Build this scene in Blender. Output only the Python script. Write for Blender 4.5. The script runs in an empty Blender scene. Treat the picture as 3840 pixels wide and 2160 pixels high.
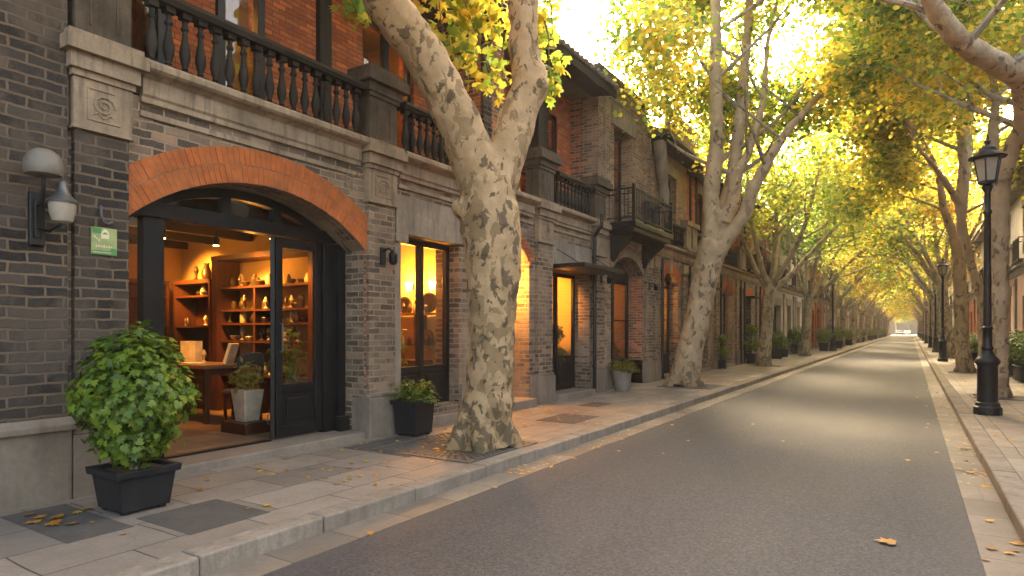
import bpy, math, random
import numpy as np
from mathutils import Vector
R = math.radians
rnd = random.Random(7)
scene = bpy.context.scene
COL = scene.collection

# ------------------------------------------------------------------ helpers
def tag(o, label=None, cat=None, group=None, kind=None):
    if label: o['label'] = label
    if cat: o['category'] = cat
    if group: o['group'] = group
    if kind: o['kind'] = kind
    return o

def root(name, loc, label=None, cat=None, group=None, kind=None):
    o = bpy.data.objects.new(name, None)
    o.empty_display_size = 0.2
    o.location = loc
    COL.objects.link(o)
    return tag(o, label, cat, group, kind)

def base_loc(p):
    while p is not None and p.parent is not None:
        p = p.parent
    return Vector(p.location) if p is not None else Vector((0, 0, 0))

class MB:
    """collects shapes in world coordinates, links them as one mesh object"""
    def __init__(s): s.v = []; s.f = []
    def add(s, vs, fs):
        n = len(s.v); s.v += [tuple(v) for v in vs]; s.f += [tuple(i + n for i in f) for f in fs]
        return s
    def box(s, x0, x1, y0, y1, z0, z1):
        x0, x1 = min(x0, x1), max(x0, x1); y0, y1 = min(y0, y1), max(y0, y1); z0, z1 = min(z0, z1), max(z0, z1)
        return s.add([(x0,y0,z0),(x1,y0,z0),(x1,y1,z0),(x0,y1,z0),(x0,y0,z1),(x1,y0,z1),(x1,y1,z1),(x0,y1,z1)],
              [(0,3,2,1),(4,5,6,7),(0,1,5,4),(1,2,6,5),(2,3,7,6),(3,0,4,7)])
    def frustum(s, cx, cy, z0, z1, a0, b0, a1, b1):
        return s.add([(cx-a0,cy-b0,z0),(cx+a0,cy-b0,z0),(cx+a0,cy+b0,z0),(cx-a0,cy+b0,z0),
               (cx-a1,cy-b1,z1),(cx+a1,cy-b1,z1),(cx+a1,cy+b1,z1),(cx-a1,cy+b1,z1)],
              [(0,3,2,1),(4,5,6,7),(0,1,5,4),(1,2,6,5),(2,3,7,6),(3,0,4,7)])
    def prof_y(s, prof, y0, y1):
        n = len(prof)
        vs = [(x, y0, z) for x, z in prof] + [(x, y1, z) for x, z in prof]
        fs = [tuple(range(n)), tuple(range(2*n-1, n-1, -1))]
        fs += [(i, i+n, (i+1) % n + n, (i+1) % n) for i in range(n)]
        return s.add(vs, fs)
    def prof_x(s, prof, x0, x1):
        n = len(prof)
        vs = [(x0, y, z) for y, z in prof] + [(x1, y, z) for y, z in prof]
        fs = [tuple(range(n)), tuple(range(2*n-1, n-1, -1))]
        fs += [(i, i+n, (i+1) % n + n, (i+1) % n) for i in range(n)]
        return s.add(vs, fs)
    def lathe(s, prof, cx=0, cy=0, cz=0, n=16, caps=True):
        vs = []; fs = []
        for r, z in prof:
            for k in range(n):
                a = 2*math.pi*k/n
                vs.append((cx + r*math.cos(a), cy + r*math.sin(a), cz + z))
        for i in range(len(prof)-1):
            for k in range(n):
                a, b = i*n+k, i*n+(k+1) % n
                fs.append((a, b, b+n, a+n))
        if caps:
            fs.append(tuple(range(n-1, -1, -1))); m = (len(prof)-1)*n
            fs.append(tuple(m+k for k in range(n)))
        return s.add(vs, fs)
    def tube(s, pts, rad, n=8, caps=True, jit=0.0, rng=None):
        pts = [Vector(p) for p in pts]
        if not hasattr(rad, '__len__'): rad = [rad]*len(pts)
        vs = []; fs = []
        t = (pts[1]-pts[0]).normalized()
        u = t.orthogonal().normalized()
        for i, p in enumerate(pts):
            if 0 < i < len(pts)-1: t = (pts[i+1]-pts[i-1]).normalized()
            elif i > 0: t = (pts[i]-pts[i-1]).normalized()
            u = (u - t*u.dot(t))
            u = u.normalized() if u.length > 1e-6 else t.orthogonal().normalized()
            w = t.cross(u)
            for k in range(n):
                a = 2*math.pi*k/n
                r = rad[i]*(1 + (rng.uniform(-jit, jit) if rng else 0))
                q = p + u*(r*math.cos(a)) + w*(r*math.sin(a))
                vs.append(tuple(q))
        for i in range(len(pts)-1):
            for k in range(n):
                a, b = i*n+k, i*n+(k+1) % n
                fs.append((a, b, b+n, a+n))
        if caps:
            fs.append(tuple(range(n-1, -1, -1))); m = (len(pts)-1)*n
            fs.append(tuple(m+k for k in range(n)))
        return s.add(vs, fs)
    def ball(s, c, r, n=14, m=9, sz=1.0):
        prof = []
        for i in range(m+1):
            a = -math.pi/2 + math.pi*i/m
            prof.append((max(r*math.cos(a), 1e-4), r*sz*math.sin(a)))
        return s.lathe(prof, c[0], c[1], c[2], n)
    def rotz(s, cx, cy, a):
        c, q = math.cos(a), math.sin(a)
        s.v = [(cx+(x-cx)*c-(y-cy)*q, cy+(x-cx)*q+(y-cy)*c, z) for x, y, z in s.v]; return s
    def build(s, name, mat, parent=None, smooth=False, bevel=0.0, seg=2, loc=None):
        b = base_loc(parent) if parent is not None else (Vector(loc) if loc is not None else Vector((0, 0, 0)))
        me = bpy.data.meshes.new(name)
        me.from_pydata([(v[0]-b.x, v[1]-b.y, v[2]-b.z) for v in s.v], [], s.f)
        me.materials.append(mat)
        if smooth:
            me.shade_smooth()
            try: me.set_sharp_from_angle(angle=R(40))
            except Exception: pass
        o = bpy.data.objects.new(name, me)
        COL.objects.link(o)
        if parent is not None: o.parent = parent
        else: o.location = b
        if bevel:
            m = o.modifiers.new('edge', 'BEVEL'); m.width = bevel; m.segments = seg; m.limit_method = 'ANGLE'
        return o

def np_mesh(name, verts, faces, mat, parent=None, smooth=True, loc=None):
    """verts (N,3), faces (M,k) arrays"""
    b = base_loc(parent) if parent is not None else (Vector(loc) if loc is not None else Vector((0, 0, 0)))
    me = bpy.data.meshes.new(name)
    v = np.asarray(verts, dtype=np.float32) - np.array([b.x, b.y, b.z], dtype=np.float32)
    f = np.asarray(faces, dtype=np.int32)
    me.vertices.add(len(v)); me.vertices.foreach_set('co', v.ravel())
    me.loops.add(f.size); me.loops.foreach_set('vertex_index', f.ravel())
    me.polygons.add(len(f))
    me.polygons.foreach_set('loop_start', np.arange(0, f.size, f.shape[1], dtype=np.int32))
    me.update(calc_edges=True)
    me.materials.append(mat)
    if smooth: me.shade_smooth()
    o = bpy.data.objects.new(name, me); COL.objects.link(o)
    if parent is not None: o.parent = parent
    else: o.location = b
    return o

def copy_tree(o, parent=None):
    c = o.copy(); COL.objects.link(c)
    if parent is not None: c.parent = parent
    for ch in [k for k in bpy.data.objects if k.parent == o]:
        copy_tree(ch, c)
    return c

def place(proto, loc, rz=0.0, sc=1.0, label=None, group=None, first=False):
    o = proto if first else copy_tree(proto)
    o.location = loc; o.rotation_euler = (0, 0, rz); o.scale = (sc, sc, sc)
    if label: o['label'] = label
    if group: o['group'] = group
    return o

# ------------------------------------------------------------------ materials
MATS = {}
class NT:
    def __init__(s, name):
        s.m = bpy.data.materials.new(name); s.m.use_nodes = True
        s.t = s.m.node_tree; s.n = s.t.nodes; s.n.clear()
        s.out = s.n.new('ShaderNodeOutputMaterial')
    def N(s, typ, **kw):
        x = s.n.new(typ)
        for k, v in kw.items():
            if k.startswith('_'): setattr(x, k[1:], v)
            else:
                key = int(k[1:]) if k[0] == 'i' and k[1:].isdigit() else k.replace('__', ' ')
                if isinstance(v, bpy.types.NodeSocket): s.t.links.new(v, x.inputs[key])
                else: x.inputs[key].default_value = v
        return x
    def L(s, a, b): s.t.links.new(a, b)
    def math(s, op, a, b=0.0, clamp=False):
        x = s.N('ShaderNodeMath', _operation=op, i0=a, i1=b); x.use_clamp = clamp
        return x.outputs[0]
    def mix(s, fac, a, b, mode='MIX'):
        x = s.n.new('ShaderNodeMix'); x.data_type = 'RGBA'; x.blend_type = mode
        for i, v in ((0, fac), (6, a), (7, b)):
            if isinstance(v, bpy.types.NodeSocket): s.t.links.new(v, x.inputs[i])
            else: x.inputs[i].default_value = v if i == 0 else (tuple(v) + (1,) if len(v) == 3 else v)
        return x.outputs[2]
    def noise(s, vec, scale, detail=4, rough=0.55, dist=0.0):
        x = s.N('ShaderNodeTexNoise', Scale=scale, Detail=detail, Roughness=rough, Distortion=dist)
        s.L(vec, x.inputs['Vector'])
        return x.outputs['Fac']
    def ramp(s, fac, stops, interp='LINEAR'):
        x = s.n.new('ShaderNodeValToRGB'); e = x.color_ramp.elements; x.color_ramp.interpolation = interp
        while len(e) < len(stops): e.new(0.5)
        for i, (p, c) in enumerate(stops):
            e[i].position = p; e[i].color = (c, c, c, 1) if isinstance(c, (int, float)) else tuple(c) + (1,)
        s.L(fac, x.inputs[0])
        return x.outputs[0]
    def pos(s): return s.N('ShaderNodeNewGeometry').outputs['Position']
    def scaled(s, vec, sx, sy, sz):
        return s.N('ShaderNodeVectorMath', _operation='MULTIPLY', i0=vec, i1=(sx, sy, sz)).outputs[0]
    def bump(s, h, strength=0.4, dist=0.01, normal=None):
        x = s.N('ShaderNodeBump', Strength=strength, Distance=dist, Height=h)
        if normal is not None: s.L(normal, x.inputs['Normal'])
        return x.outputs[0]
    def finish(s, color, rough=0.8, normal=None, spec=0.5, metal=0.0, **kw):
        p = s.N('ShaderNodeBsdfPrincipled')
        for k, v in (('Base Color', color), ('Roughness', rough), ('Metallic', metal), ('Specular IOR Level', spec)):
            if isinstance(v, bpy.types.NodeSocket): s.L(v, p.inputs[k])
            else: p.inputs[k].default_value = (tuple(v) + (1,)) if k == 'Base Color' else v
        if normal is not None: s.L(normal, p.inputs['Normal'])
        for k, v in kw.items():
            p.inputs[k.replace('_', ' ')].default_value = v
        s.L(p.outputs[0], s.out.inputs[0])
        return s.m

def m_brick(name, c1, c2, mortar, bw=0.25, bh=0.085, ms=0.011, stain=(0.05, 0.045, 0.04), amt=0.5, wob=0.020, patch=None):
    t = NT(name)
    g = t.N('ShaderNodeNewGeometry'); pos = g.outputs['Position']
    sp = t.N('ShaderNodeSeparateXYZ', i0=pos)
    sn = t.N('ShaderNodeSeparateXYZ', i0=g.outputs['True Normal'])
    fy = t.math('GREATER_THAN', t.math('ABSOLUTE', sn.outputs[1]), 0.6)
    fz = t.math('GREATER_THAN', t.math('ABSOLUTE', sn.outputs[2]), 0.7)
    h = t.math('ADD', t.math('MULTIPLY', fy, sp.outputs[0]), t.math('MULTIPLY', t.math('SUBTRACT', 1.0, fy), sp.outputs[1]))
    z = t.math('ADD', t.math('MULTIPLY', fz, sp.outputs[0]), t.math('MULTIPLY', t.math('SUBTRACT', 1.0, fz), sp.outputs[2]))
    w = t.N('ShaderNodeTexNoise', Scale=5.0, Detail=3.0); t.L(pos, w.inputs['Vector'])
    ws = t.N('ShaderNodeSeparateColor', i0=w.outputs['Color'])
    h2 = t.math('ADD', h, t.math('MULTIPLY', t.math('SUBTRACT', ws.outputs[0], 0.5), wob*2.5))
    z2 = t.math('ADD', z, t.math('MULTIPLY', t.math('SUBTRACT', ws.outputs[1], 0.5), wob*2))
    uv = t.N('ShaderNodeCombineXYZ', i0=h2, i1=z2, i2=0.0).outputs[0]
    b = t.N('ShaderNodeTexBrick', Scale=1.0, Color1=(0, 0, 0, 1), Color2=(1, 1, 1, 1), Mortar=(0, 0, 0, 1))
    b.inputs['Mortar Size'].default_value = ms; b.inputs['Mortar Smooth'].default_value = 0.25
    b.inputs['Brick Width'].default_value = bw; b.inputs['Row Height'].default_value = bh
    b.offset = 0.5; b.squash = 1.0
    t.L(uv, b.inputs['Vector'])
    n1 = t.noise(pos, 9.0, 5, 0.65); n2 = t.noise(pos, 1.1, 5, 0.6); n3 = t.noise(pos, 55.0, 4, 0.6)
    mid = tuple((x+y)*0.5 for x, y in zip(c1, c2))
    bc = t.math('ADD', t.N('ShaderNodeSeparateColor', i0=b.outputs['Color']).outputs[0], t.math('MULTIPLY', t.math('SUBTRACT', n2, 0.5), 0.5), clamp=True)
    col = t.ramp(bc, [(0.0, tuple(x*0.6 for x in c1)), (0.3, c1), (0.6, mid), (0.85, c2), (1.0, (min(1, c2[0]*1.45), c2[1]*1.25, c2[2]*1.1))])
    col = t.mix(t.math('MULTIPLY', n1, 0.55), col, tuple(x*0.55 for x in mid))
    col = t.mix(t.ramp(n3, [(0.45, 0.0), (0.75, 0.35)]), col, tuple(min(1, x*1.9) for x in mid))
    mcol = t.mix(n1, mortar, tuple(x*0.5 for x in mortar))
    col = t.mix(b.outputs['Fac'], col, mcol)
    if patch is not None:
        pn = t.noise(pos, 0.9, 6, 0.7, 0.4)
        col = t.mix(t.ramp(pn, [(0.50, 0.0), (0.60, 0.75)]), col, t.mix(n1, patch, tuple(x*0.6 for x in patch)))
    col = t.mix(t.ramp(n2, [(0.42, 0.0), (0.7, amt)]), col, stain)
    st = t.noise(t.scaled(pos, 3.0, 3.0, 0.35), 1.6, 4, 0.6)
    col = t.mix(t.ramp(st, [(0.5, 0.0), (0.75, amt*0.7)]), col, stain)
    hgt = t.math('ADD', t.math('MULTIPLY', b.outputs['Fac'], -1.0), t.math('ADD', t.math('MULTIPLY', n3, 0.35), t.math('MULTIPLY', n1, 0.5)))
    return t.finish(col, 0.88, t.bump(hgt, 0.9, 0.014), spec=0.3)

def m_stone(name, c, dark=0.45, scale=2.0, rough=0.85, bump=0.5, streak=0.5, stain=None):
    t = NT(name); pos = t.pos()
    n1 = t.noise(pos, scale, 6, 0.65); n2 = t.noise(pos, scale*14, 5, 0.6)
    n3 = t.noise(t.scaled(pos, 4, 4, 0.5), scale*1.2, 4, 0.6)
    cd = tuple(x*dark for x in c)
    col = t.mix(t.ramp(n1, [(0.3, 0.0), (0.7, 1.0)]), cd, c)
    col = t.mix(t.ramp(n2, [(0.35, 0.0), (0.75, 0.45)]), col, tuple(x*0.45 for x in c))
    col = t.mix(t.ramp(n3, [(0.5, 0.0), (0.72, streak)]), col, stain or tuple(x*0.28 for x in c))
    h = t.math('ADD', t.math('MULTIPLY', n2, 0.7), n1)
    return t.finish(col, rough, t.bump(h, bump, 0.012), spec=0.3)

def m_plain(name, c, rough=0.5, metal=0.0, var=0.25, scale=8.0, bump=0.15, spec=0.5):
    t = NT(name); pos = t.pos()
    n = t.noise(pos, scale, 5, 0.6); n2 = t.noise(pos, scale*9, 3, 0.6)
    col = t.mix(t.ramp(n, [(0.3, 0.0), (0.75, 1.0)]), tuple(x*(1-var) for x in c), tuple(min(1, x*(1+var)) for x in c))
    r = t.math('ADD', t.math('MULTIPLY', t.math('SUBTRACT', n, 0.5), 0.3), rough, clamp=True)
    return t.finish(col, r, t.bump(n2, bump, 0.003), spec=spec, metal=metal)

def m_wood(name, c, rough=0.45):
    t = NT(name); pos = t.pos()
    n = t.noise(t.scaled(pos, 12, 12, 1.2), 2.0, 5, 0.6, 1.2)
    col = t.mix(t.ramp(n, [(0.3, 0.0), (0.7, 1.0)]), tuple(x*0.5 for x in c), c)
    return t.finish(col, rough, t.bump(n, 0.2, 0.004))

def m_emit(name, c, s):
    t = NT(name)
    e = t.N('ShaderNodeEmission', Color=tuple(c) + (1,), Strength=s)
    t.L(e.outputs[0], t.out.inputs[0]); return t.m

def m_glass(name, tint=(1, 1, 1), rough=0.02, wav=0.25, ior=1.5):
    t = NT(name); pos = t.pos()
    n = t.noise(pos, 2.2, 2, 0.5)
    bm = t.bump(n, wav, 0.02)
    bk = t.N('ShaderNodeNewGeometry').outputs['Backfacing']
    io = t.math('ADD', ior, t.math('MULTIPLY', bk, 1.0/ior - ior))
    fr = t.N('ShaderNodeFresnel', IOR=io, Normal=bm)
    tr = t.N('ShaderNodeBsdfTransparent', Color=tuple(tint) + (1,))
    gl = t.N('ShaderNodeBsdfGlossy', Color=(1, 1, 1, 1), Roughness=rough, Normal=bm)
    mx = t.N('ShaderNodeMixShader', i0=fr.outputs[0], i1=tr.outputs[0], i2=gl.outputs[0])
    t.L(mx.outputs[0], t.out.inputs[0]); return t.m

def m_leaf(name, stops, trans=0.5, tw=1.25, nscale=0.35):
    t = NT(name)
    g = t.N('ShaderNodeNewGeometry')
    oi = t.N('ShaderNodeObjectInfo')
    n = t.noise(g.outputs['Position'], nscale, 3, 0.6)
    f = t.math('ADD', t.math('MULTIPLY', g.outputs['Random Per Island'], 0.6), t.math('MULTIPLY', t.math('SUBTRACT', n, 0.5), 1.5))
    f = t.math('ADD', f, t.math('ADD', t.math('MULTIPLY', t.math('SUBTRACT', oi.outputs['Random'], 0.5), 0.25), 0.2), clamp=True)
    col = t.ramp(f, stops)
    d = t.N('ShaderNodeBsdfPrincipled', Roughness=0.45); t.L(col, d.inputs['Base Color'])
    d.inputs['Specular IOR Level'].default_value = 0.4
    tc = t.N('ShaderNodeVectorMath', _operation='MULTIPLY', i0=col, i1=(tw, tw, tw)).outputs[0]
    tr = t.N('ShaderNodeBsdfTranslucent'); t.L(tc, tr.inputs['Color'])
    mx = t.N('ShaderNodeMixShader', i0=trans, i1=d.outputs[0], i2=tr.outputs[0])
    t.L(mx.outputs[0], t.out.inputs[0]); return t.m

def m_bark(name, c0, c1, c2, sc=1.0, th=0.0):
    t = NT(name); pos = t.pos()
    p1 = t.scaled(pos, 1.0, 1.0, 0.62)
    wn = t.N('ShaderNodeTexNoise', Scale=9.0*sc, Detail=2.0); t.L(pos, wn.inputs['Vector'])
    wv = t.N('ShaderNodeVectorMath', _operation='MULTIPLY_ADD', i0=wn.outputs['Color'], i1=(0.09, 0.09, 0.09)); t.L(p1, wv.inputs[2])
    p2 = wv.outputs[0]
    a = t.noise(p2, 7.5*sc, 2.5, 0.5, 0.6); b = t.noise(t.N('ShaderNodeVectorMath', _operation='ADD', i0=p2, i1=(7, 3, 5)).outputs[0], 4.2*sc, 3.5, 0.5, 0.8)
    big = t.noise(pos, 0.8, 3, 0.6); fine = t.noise(pos, 60, 4, 0.6)
    sz = t.N('ShaderNodeSeparateXYZ', i0=pos).outputs[2]
    low = t.math('SUBTRACT', t.ramp(t.math('MULTIPLY', sz, 0.25), [(0.0, 0.15), (0.2, 0.075), (0.8, 0.06), (1.0, 0.03)]), 0.05)
    a2 = t.math('ADD', t.math('ADD', a, t.math('MULTIPLY', t.math('SUBTRACT', big, 0.5), 0.22)), low)
    b2 = t.math('ADD', t.math('ADD', b, t.math('MULTIPLY', t.math('SUBTRACT', big, 0.5), -0.16)), low)
    base = t.mix(t.ramp(t.noise(pos, 3.0, 4, 0.6), [(0.35, 0.0), (0.65, 1.0)]), tuple(x*0.72 for x in c0), c0)
    base = t.mix(t.ramp(t.noise(p2, 4.0*sc, 2, 0.5), [(0.5, 0.0), (0.53, 0.5)]), base, tuple(x*0.8 for x in (c0[0], c0[1]*1.02, c0[2]*1.02)))
    base = t.mix(t.ramp(t.noise(t.scaled(pos, 1, 1, 0.5), 2.6, 5, 0.65, 0.6), [(0.42, 0.0), (0.66, 0.6)]), base, tuple(x*1.25 for x in c1))
    root_z = t.math('ADD', t.math('MULTIPLY', sz, 1.6), t.math('MULTIPLY', t.math('SUBTRACT', t.noise(p2, 5.0, 4, 0.6), 0.5), 1.6))
    base = t.mix(t.ramp(root_z, [(0.0, 0.75), (0.75, 0.0)]), base, c1)
    col = t.mix(t.ramp(b2, [(0.565+th, 0.0), (0.585+th, 0.85)]), base, c1)
    col = t.mix(t.ramp(a2, [(0.575+th, 0.0), (0.605+th, 0.8)]), col, c2)
    col = t.mix(t.ramp(fine, [(0.5, 0.0), (0.8, 0.3)]), col, tuple(x*0.5 for x in c1))
    h = t.math('ADD', t.math('ADD', t.math('MULTIPLY', t.ramp(a2, [(0.57, 0.0), (0.6, 1.0)]), 0.8), t.math('MULTIPLY', t.ramp(b2, [(0.56, 0.0), (0.59, 1.0)]), 0.5)), t.math('MULTIPLY', fine, 0.5))
    return t.finish(col, 0.85, t.bump(h, 0.8, 0.012), spec=0.25)

def m_slabs(name, c1, c2, gap, bw, bh, ms=0.006, rot=False, wob=0.02, worn=0.4):
    t = NT(name); pos = t.pos()
    sp = t.N('ShaderNodeSeparateXYZ', i0=pos)
    w = t.N('ShaderNodeTexNoise', Scale=1.3, Detail=3.0); t.L(pos, w.inputs['Vector'])
    ws = t.N('ShaderNodeSeparateColor', i0=w.outputs['Color'])
    a, b_ = (1, 0) if rot else (0, 1)
    h = t.math('ADD', sp.outputs[a], t.math('MULTIPLY', t.math('SUBTRACT', ws.outputs[0], 0.5), wob*2))
    z = t.math('ADD', sp.outputs[b_], t.math('MULTIPLY', t.math('SUBTRACT', ws.outputs[1], 0.5), wob*2))
    uv = t.N('ShaderNodeCombineXYZ', i0=h, i1=z, i2=0.0).outputs[0]
    b = t.N('ShaderNodeTexBrick', Scale=1.0, Color1=(0, 0, 0, 1), Color2=(1, 1, 1, 1), Mortar=(0, 0, 0, 1))
    b.inputs['Mortar Size'].default_value = ms; b.inputs['Mortar Smooth'].default_value = 0.3
    b.inputs['Brick Width'].default_value = bw; b.inputs['Row Height'].default_value = bh; b.offset = 0.37
    t.L(uv, b.inputs['Vector'])
    n1 = t.noise(pos, 1.6, 6, 0.65); n2 = t.noise(pos, 40, 5, 0.65); n3 = t.noise(pos, 6.0, 5, 0.6, 0.5)
    col = t.mix(b.outputs['Color'], c1, c2)
    col = t.mix(t.ramp(n1, [(0.4, 0.0), (0.7, worn)]), col, tuple(x*0.5 for x in c1))
    col = t.mix(t.ramp(n3, [(0.5, 0.0), (0.75, 0.35)]), col, tuple(x*0.55 for x in c2))
    col = t.mix(t.ramp(n2, [(0.4, 0.0), (0.75, 0.4)]), col, tuple(x*0.5 for x in c1))
    crack = t.N('ShaderNodeTexVoronoi', Scale=0.9, _feature='DISTANCE_TO_EDGE')
    cv = t.N('ShaderNodeVectorMath', _operation='MULTIPLY_ADD', i0=w.outputs['Color'], i1=(0.5, 0.5, 0)); t.L(pos, cv.inputs[2]); t.L(cv.outputs[0], crack.inputs['Vector'])
    ck = t.ramp(crack.outputs['Distance'], [(0.0, 0.35), (0.004, 0.0)])
    g = t.math('MAXIMUM', b.outputs['Fac'], ck)
    col = t.mix(g, col, gap)
    hgt = t.math('ADD', t.math('MULTIPLY', g, -1.0), t.math('ADD', t.math('MULTIPLY', n2, 0.22), t.math('MULTIPLY', n3, 0.5)))
    r = t.math('ADD', t.math('MULTIPLY', n1, 0.35), 0.5)
    return t.finish(col, r, t.bump(hgt, 0.6, 0.008), spec=0.4)

def m_asphalt(name):
    t = NT(name); pos = t.pos()
    n0 = t.noise(pos, 0.45, 5, 0.6); n1 = t.noise(t.scaled(pos, 2.2, 0.35, 1), 1.0, 5, 0.6); n2 = t.noise(pos, 90, 3, 0.7); n4 = t.noise(pos, 16, 4, 0.7)
    v = t.N('ShaderNodeTexVoronoi', Scale=110.0); t.L(pos, v.inputs['Vector'])
    vs = t.N('ShaderNodeSeparateColor', i0=v.outputs['Color'])
    col = t.mix(t.ramp(n0, [(0.36, 0.0), (0.64, 1.0)]), (0.019, 0.022, 0.033), (0.040, 0.043, 0.058))
    col = t.mix(t.ramp(n1, [(0.45, 0.0), (0.75, 0.5)]), col, (0.060, 0.059, 0.066))
    col = t.mix(t.ramp(n4, [(0.4, 0.0), (0.7, 0.35)]), col, (0.028, 0.028, 0.031))
    col = t.mix(t.ramp(vs.outputs[0], [(0.62, 0.0), (1.0, 0.4)]), col, (0.12, 0.115, 0.115))
    col = t.mix(t.ramp(n2, [(0.5, 0.0), (0.75, 0.6)]), col, (0.018, 0.018, 0.02))
    n5 = t.noise(pos, 34, 3, 0.75)
    col = t.mix(t.ramp(n5, [(0.38, 0.55), (0.5, 0.0)]), col, (0.010, 0.011, 0.014))
    col = t.mix(t.ramp(n5, [(0.52, 0.0), (0.68, 0.55)]), col, (0.088, 0.090, 0.104))
    sx = t.N('ShaderNodeSeparateXYZ', i0=pos).outputs[0]
    ed = t.math('ADD', t.math('MULTIPLY', t.math('ABSOLUTE', t.math('ADD', sx, 1.6)), 0.45), t.math('MULTIPLY', t.math('SUBTRACT', n4, 0.5), 0.25))
    col = t.mix(t.ramp(ed, [(0.72, 0.0), (0.95, 0.4)]), col, (0.105, 0.094, 0.085))
    h = t.math('ADD', t.math('MULTIPLY', v.outputs['Distance'], -1.2), t.math('MULTIPLY', n2, 0.8))
    r = t.math('ADD', t.math('MULTIPLY', n0, 0.25), 0.62)
    return t.finish(col, r, t.bump(h, 0.55, 0.006), spec=0.35)

M = MATS
M['brick_dark'] = m_brick('dark grey brick', (0.021, 0.0175, 0.0155), (0.078, 0.061, 0.048), (0.20, 0.138, 0.092), 0.27, 0.094, 0.012, amt=0.4, patch=(0.13, 0.096, 0.072))
M['brick_grey'] = m_brick('worn grey brick', (0.070, 0.052, 0.041), (0.30, 0.21, 0.145), (0.44, 0.32, 0.22), 0.25, 0.085, 0.011, amt=0.4, patch=(0.40, 0.29, 0.205))
M['brick_red'] = m_brick('red brick', (0.46, 0.105, 0.035), (0.62, 0.19, 0.065), (0.24, 0.12, 0.075), 0.23, 0.072, 0.008, stain=(0.10, 0.045, 0.03), amt=0.35)
M['brick_mix'] = m_brick('mixed red and grey brick', (0.15, 0.075, 0.052), (0.60, 0.19, 0.08), (0.50, 0.39, 0.28), 0.23, 0.075, 0.010, amt=0.5)
M['brick_brown'] = m_brick('brown brick', (0.17, 0.105, 0.075), (0.40, 0.265, 0.18), (0.50, 0.385, 0.28), 0.23, 0.075, 0.010, amt=0.45, patch=(0.44, 0.31, 0.22))
M['arch_brick'] = m_plain('orange arch brick', (0.42, 0.115, 0.035), 0.85, var=0.3, scale=7, bump=0.6, spec=0.2)
M['mortar'] = m_plain('mortar', (0.22, 0.145, 0.10), 0.9, var=0.3, scale=20, bump=0.5)
M['stone'] = m_stone('weathered carved stone', (0.41, 0.305, 0.212), 0.42, 2.4, streak=0.85)
M['stone_dark'] = m_stone('sooty stone', (0.14, 0.105, 0.075), 0.35, 3.2, streak=0.8, bump=0.9)
M['stone_pale'] = m_stone('pale lintel stone', (0.36, 0.305, 0.245), 0.5, 1.6, streak=0.7, stain=(0.10, 0.09, 0.08))
M['plinth'] = m_stone('grey plinth stone', (0.28, 0.222, 0.175), 0.55, 1.3, streak=0.45)
M['step'] = m_stone('doorstep stone', (0.30, 0.245, 0.20), 0.6, 1.5, rough=0.6, streak=0.2)
M['black_frame'] = m_plain('black painted joinery', (0.008, 0.008, 0.009), 0.4, var=0.4, scale=3.5, bump=0.15, spec=0.3)
M['dark_wood'] = m_plain('weathered dark timber', (0.020, 0.0155, 0.0125), 0.65, spec=0.25, var=0.5, scale=6, bump=0.35)
M['black_iron'] = m_plain('black painted iron', (0.008, 0.008, 0.009), 0.4, var=0.4, scale=10, bump=0.2, spec=0.35)
M['grey_metal'] = m_plain('dull zinc', (0.12, 0.12, 0.125), 0.45, 0.6, var=0.3)
M['pot_black'] = m_plain('charcoal planter', (0.012, 0.0125, 0.015), 0.6, spec=0.3, var=0.35, scale=5, bump=0.3)
M['pot_grey'] = m_stone('grey clay pot', (0.30, 0.25, 0.21), 0.7, 3.0, streak=0.2)
M['pot_white'] = m_plain('cream planter', (0.55, 0.45, 0.33), 0.5)
M['soil'] = m_plain('potting soil with litter', (0.12, 0.07, 0.03), 0.95, var=0.6, scale=40, bump=1.0)
M['glass'] = m_glass('shop glass', (0.97, 0.95, 0.9))
M['glass_dark'] = m_glass('old window glass', (0.75, 0.72, 0.66), wav=0.5, ior=1.7)
M['lamp_glass'] = m_plain('frosted lamp glass', (0.30, 0.26, 0.21), 0.2, var=0.1)
M['globe'] = m_plain('milky glass globe', (0.155, 0.135, 0.11), 0.5, var=0.22, scale=5, bump=0.25)
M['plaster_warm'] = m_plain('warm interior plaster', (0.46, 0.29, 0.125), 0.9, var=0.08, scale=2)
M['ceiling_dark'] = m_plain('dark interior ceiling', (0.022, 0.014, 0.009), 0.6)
M['wood_red'] = m_wood('dark red wood', (0.085, 0.026, 0.010))
M['wood_mid'] = m_wood('warm brown wood', (0.30, 0.15, 0.06))
M['floor_tile'] = m_slabs('shop floor tiles', (0.20, 0.11, 0.06), (0.30, 0.18, 0.10), (0.06, 0.04, 0.03), 0.5, 0.5, 0.006, wob=0.0)
M['cream'] = m_plain('cream ornament', (0.50, 0.37, 0.20), 0.4)
M['bronze'] = m_plain('dark bronze ornament', (0.07, 0.045, 0.025), 0.35, 0.5)
M['paper'] = m_plain('cream paper', (0.75, 0.62, 0.40), 0.7)
M['chair_grey'] = m_plain('dark grey chair fabric', (0.055, 0.048, 0.042), 0.8)
M['curtain'] = m_plain('red drape', (0.40, 0.055, 0.035), 0.8, var=0.5, scale=4)
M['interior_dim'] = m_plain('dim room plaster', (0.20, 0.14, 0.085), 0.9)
M['roof_tile'] = m_stone('grey roof tile', (0.20, 0.165, 0.13), 0.6, 3.0)
M['asphalt'] = m_asphalt('asphalt')
M['paving'] = m_slabs('pavement flagstones', (0.185, 0.154, 0.130), (0.30, 0.25, 0.208), (0.05, 0.042, 0.035), 0.85, 0.56, 0.007, rot=True, wob=0.03)
M['gutter'] = m_slabs('gutter stone strip', (0.145, 0.120, 0.099), (0.225, 0.186, 0.152), (0.06, 0.05, 0.04), 0.62, 0.4, 0.006, rot=True, wob=0.01)
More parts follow.
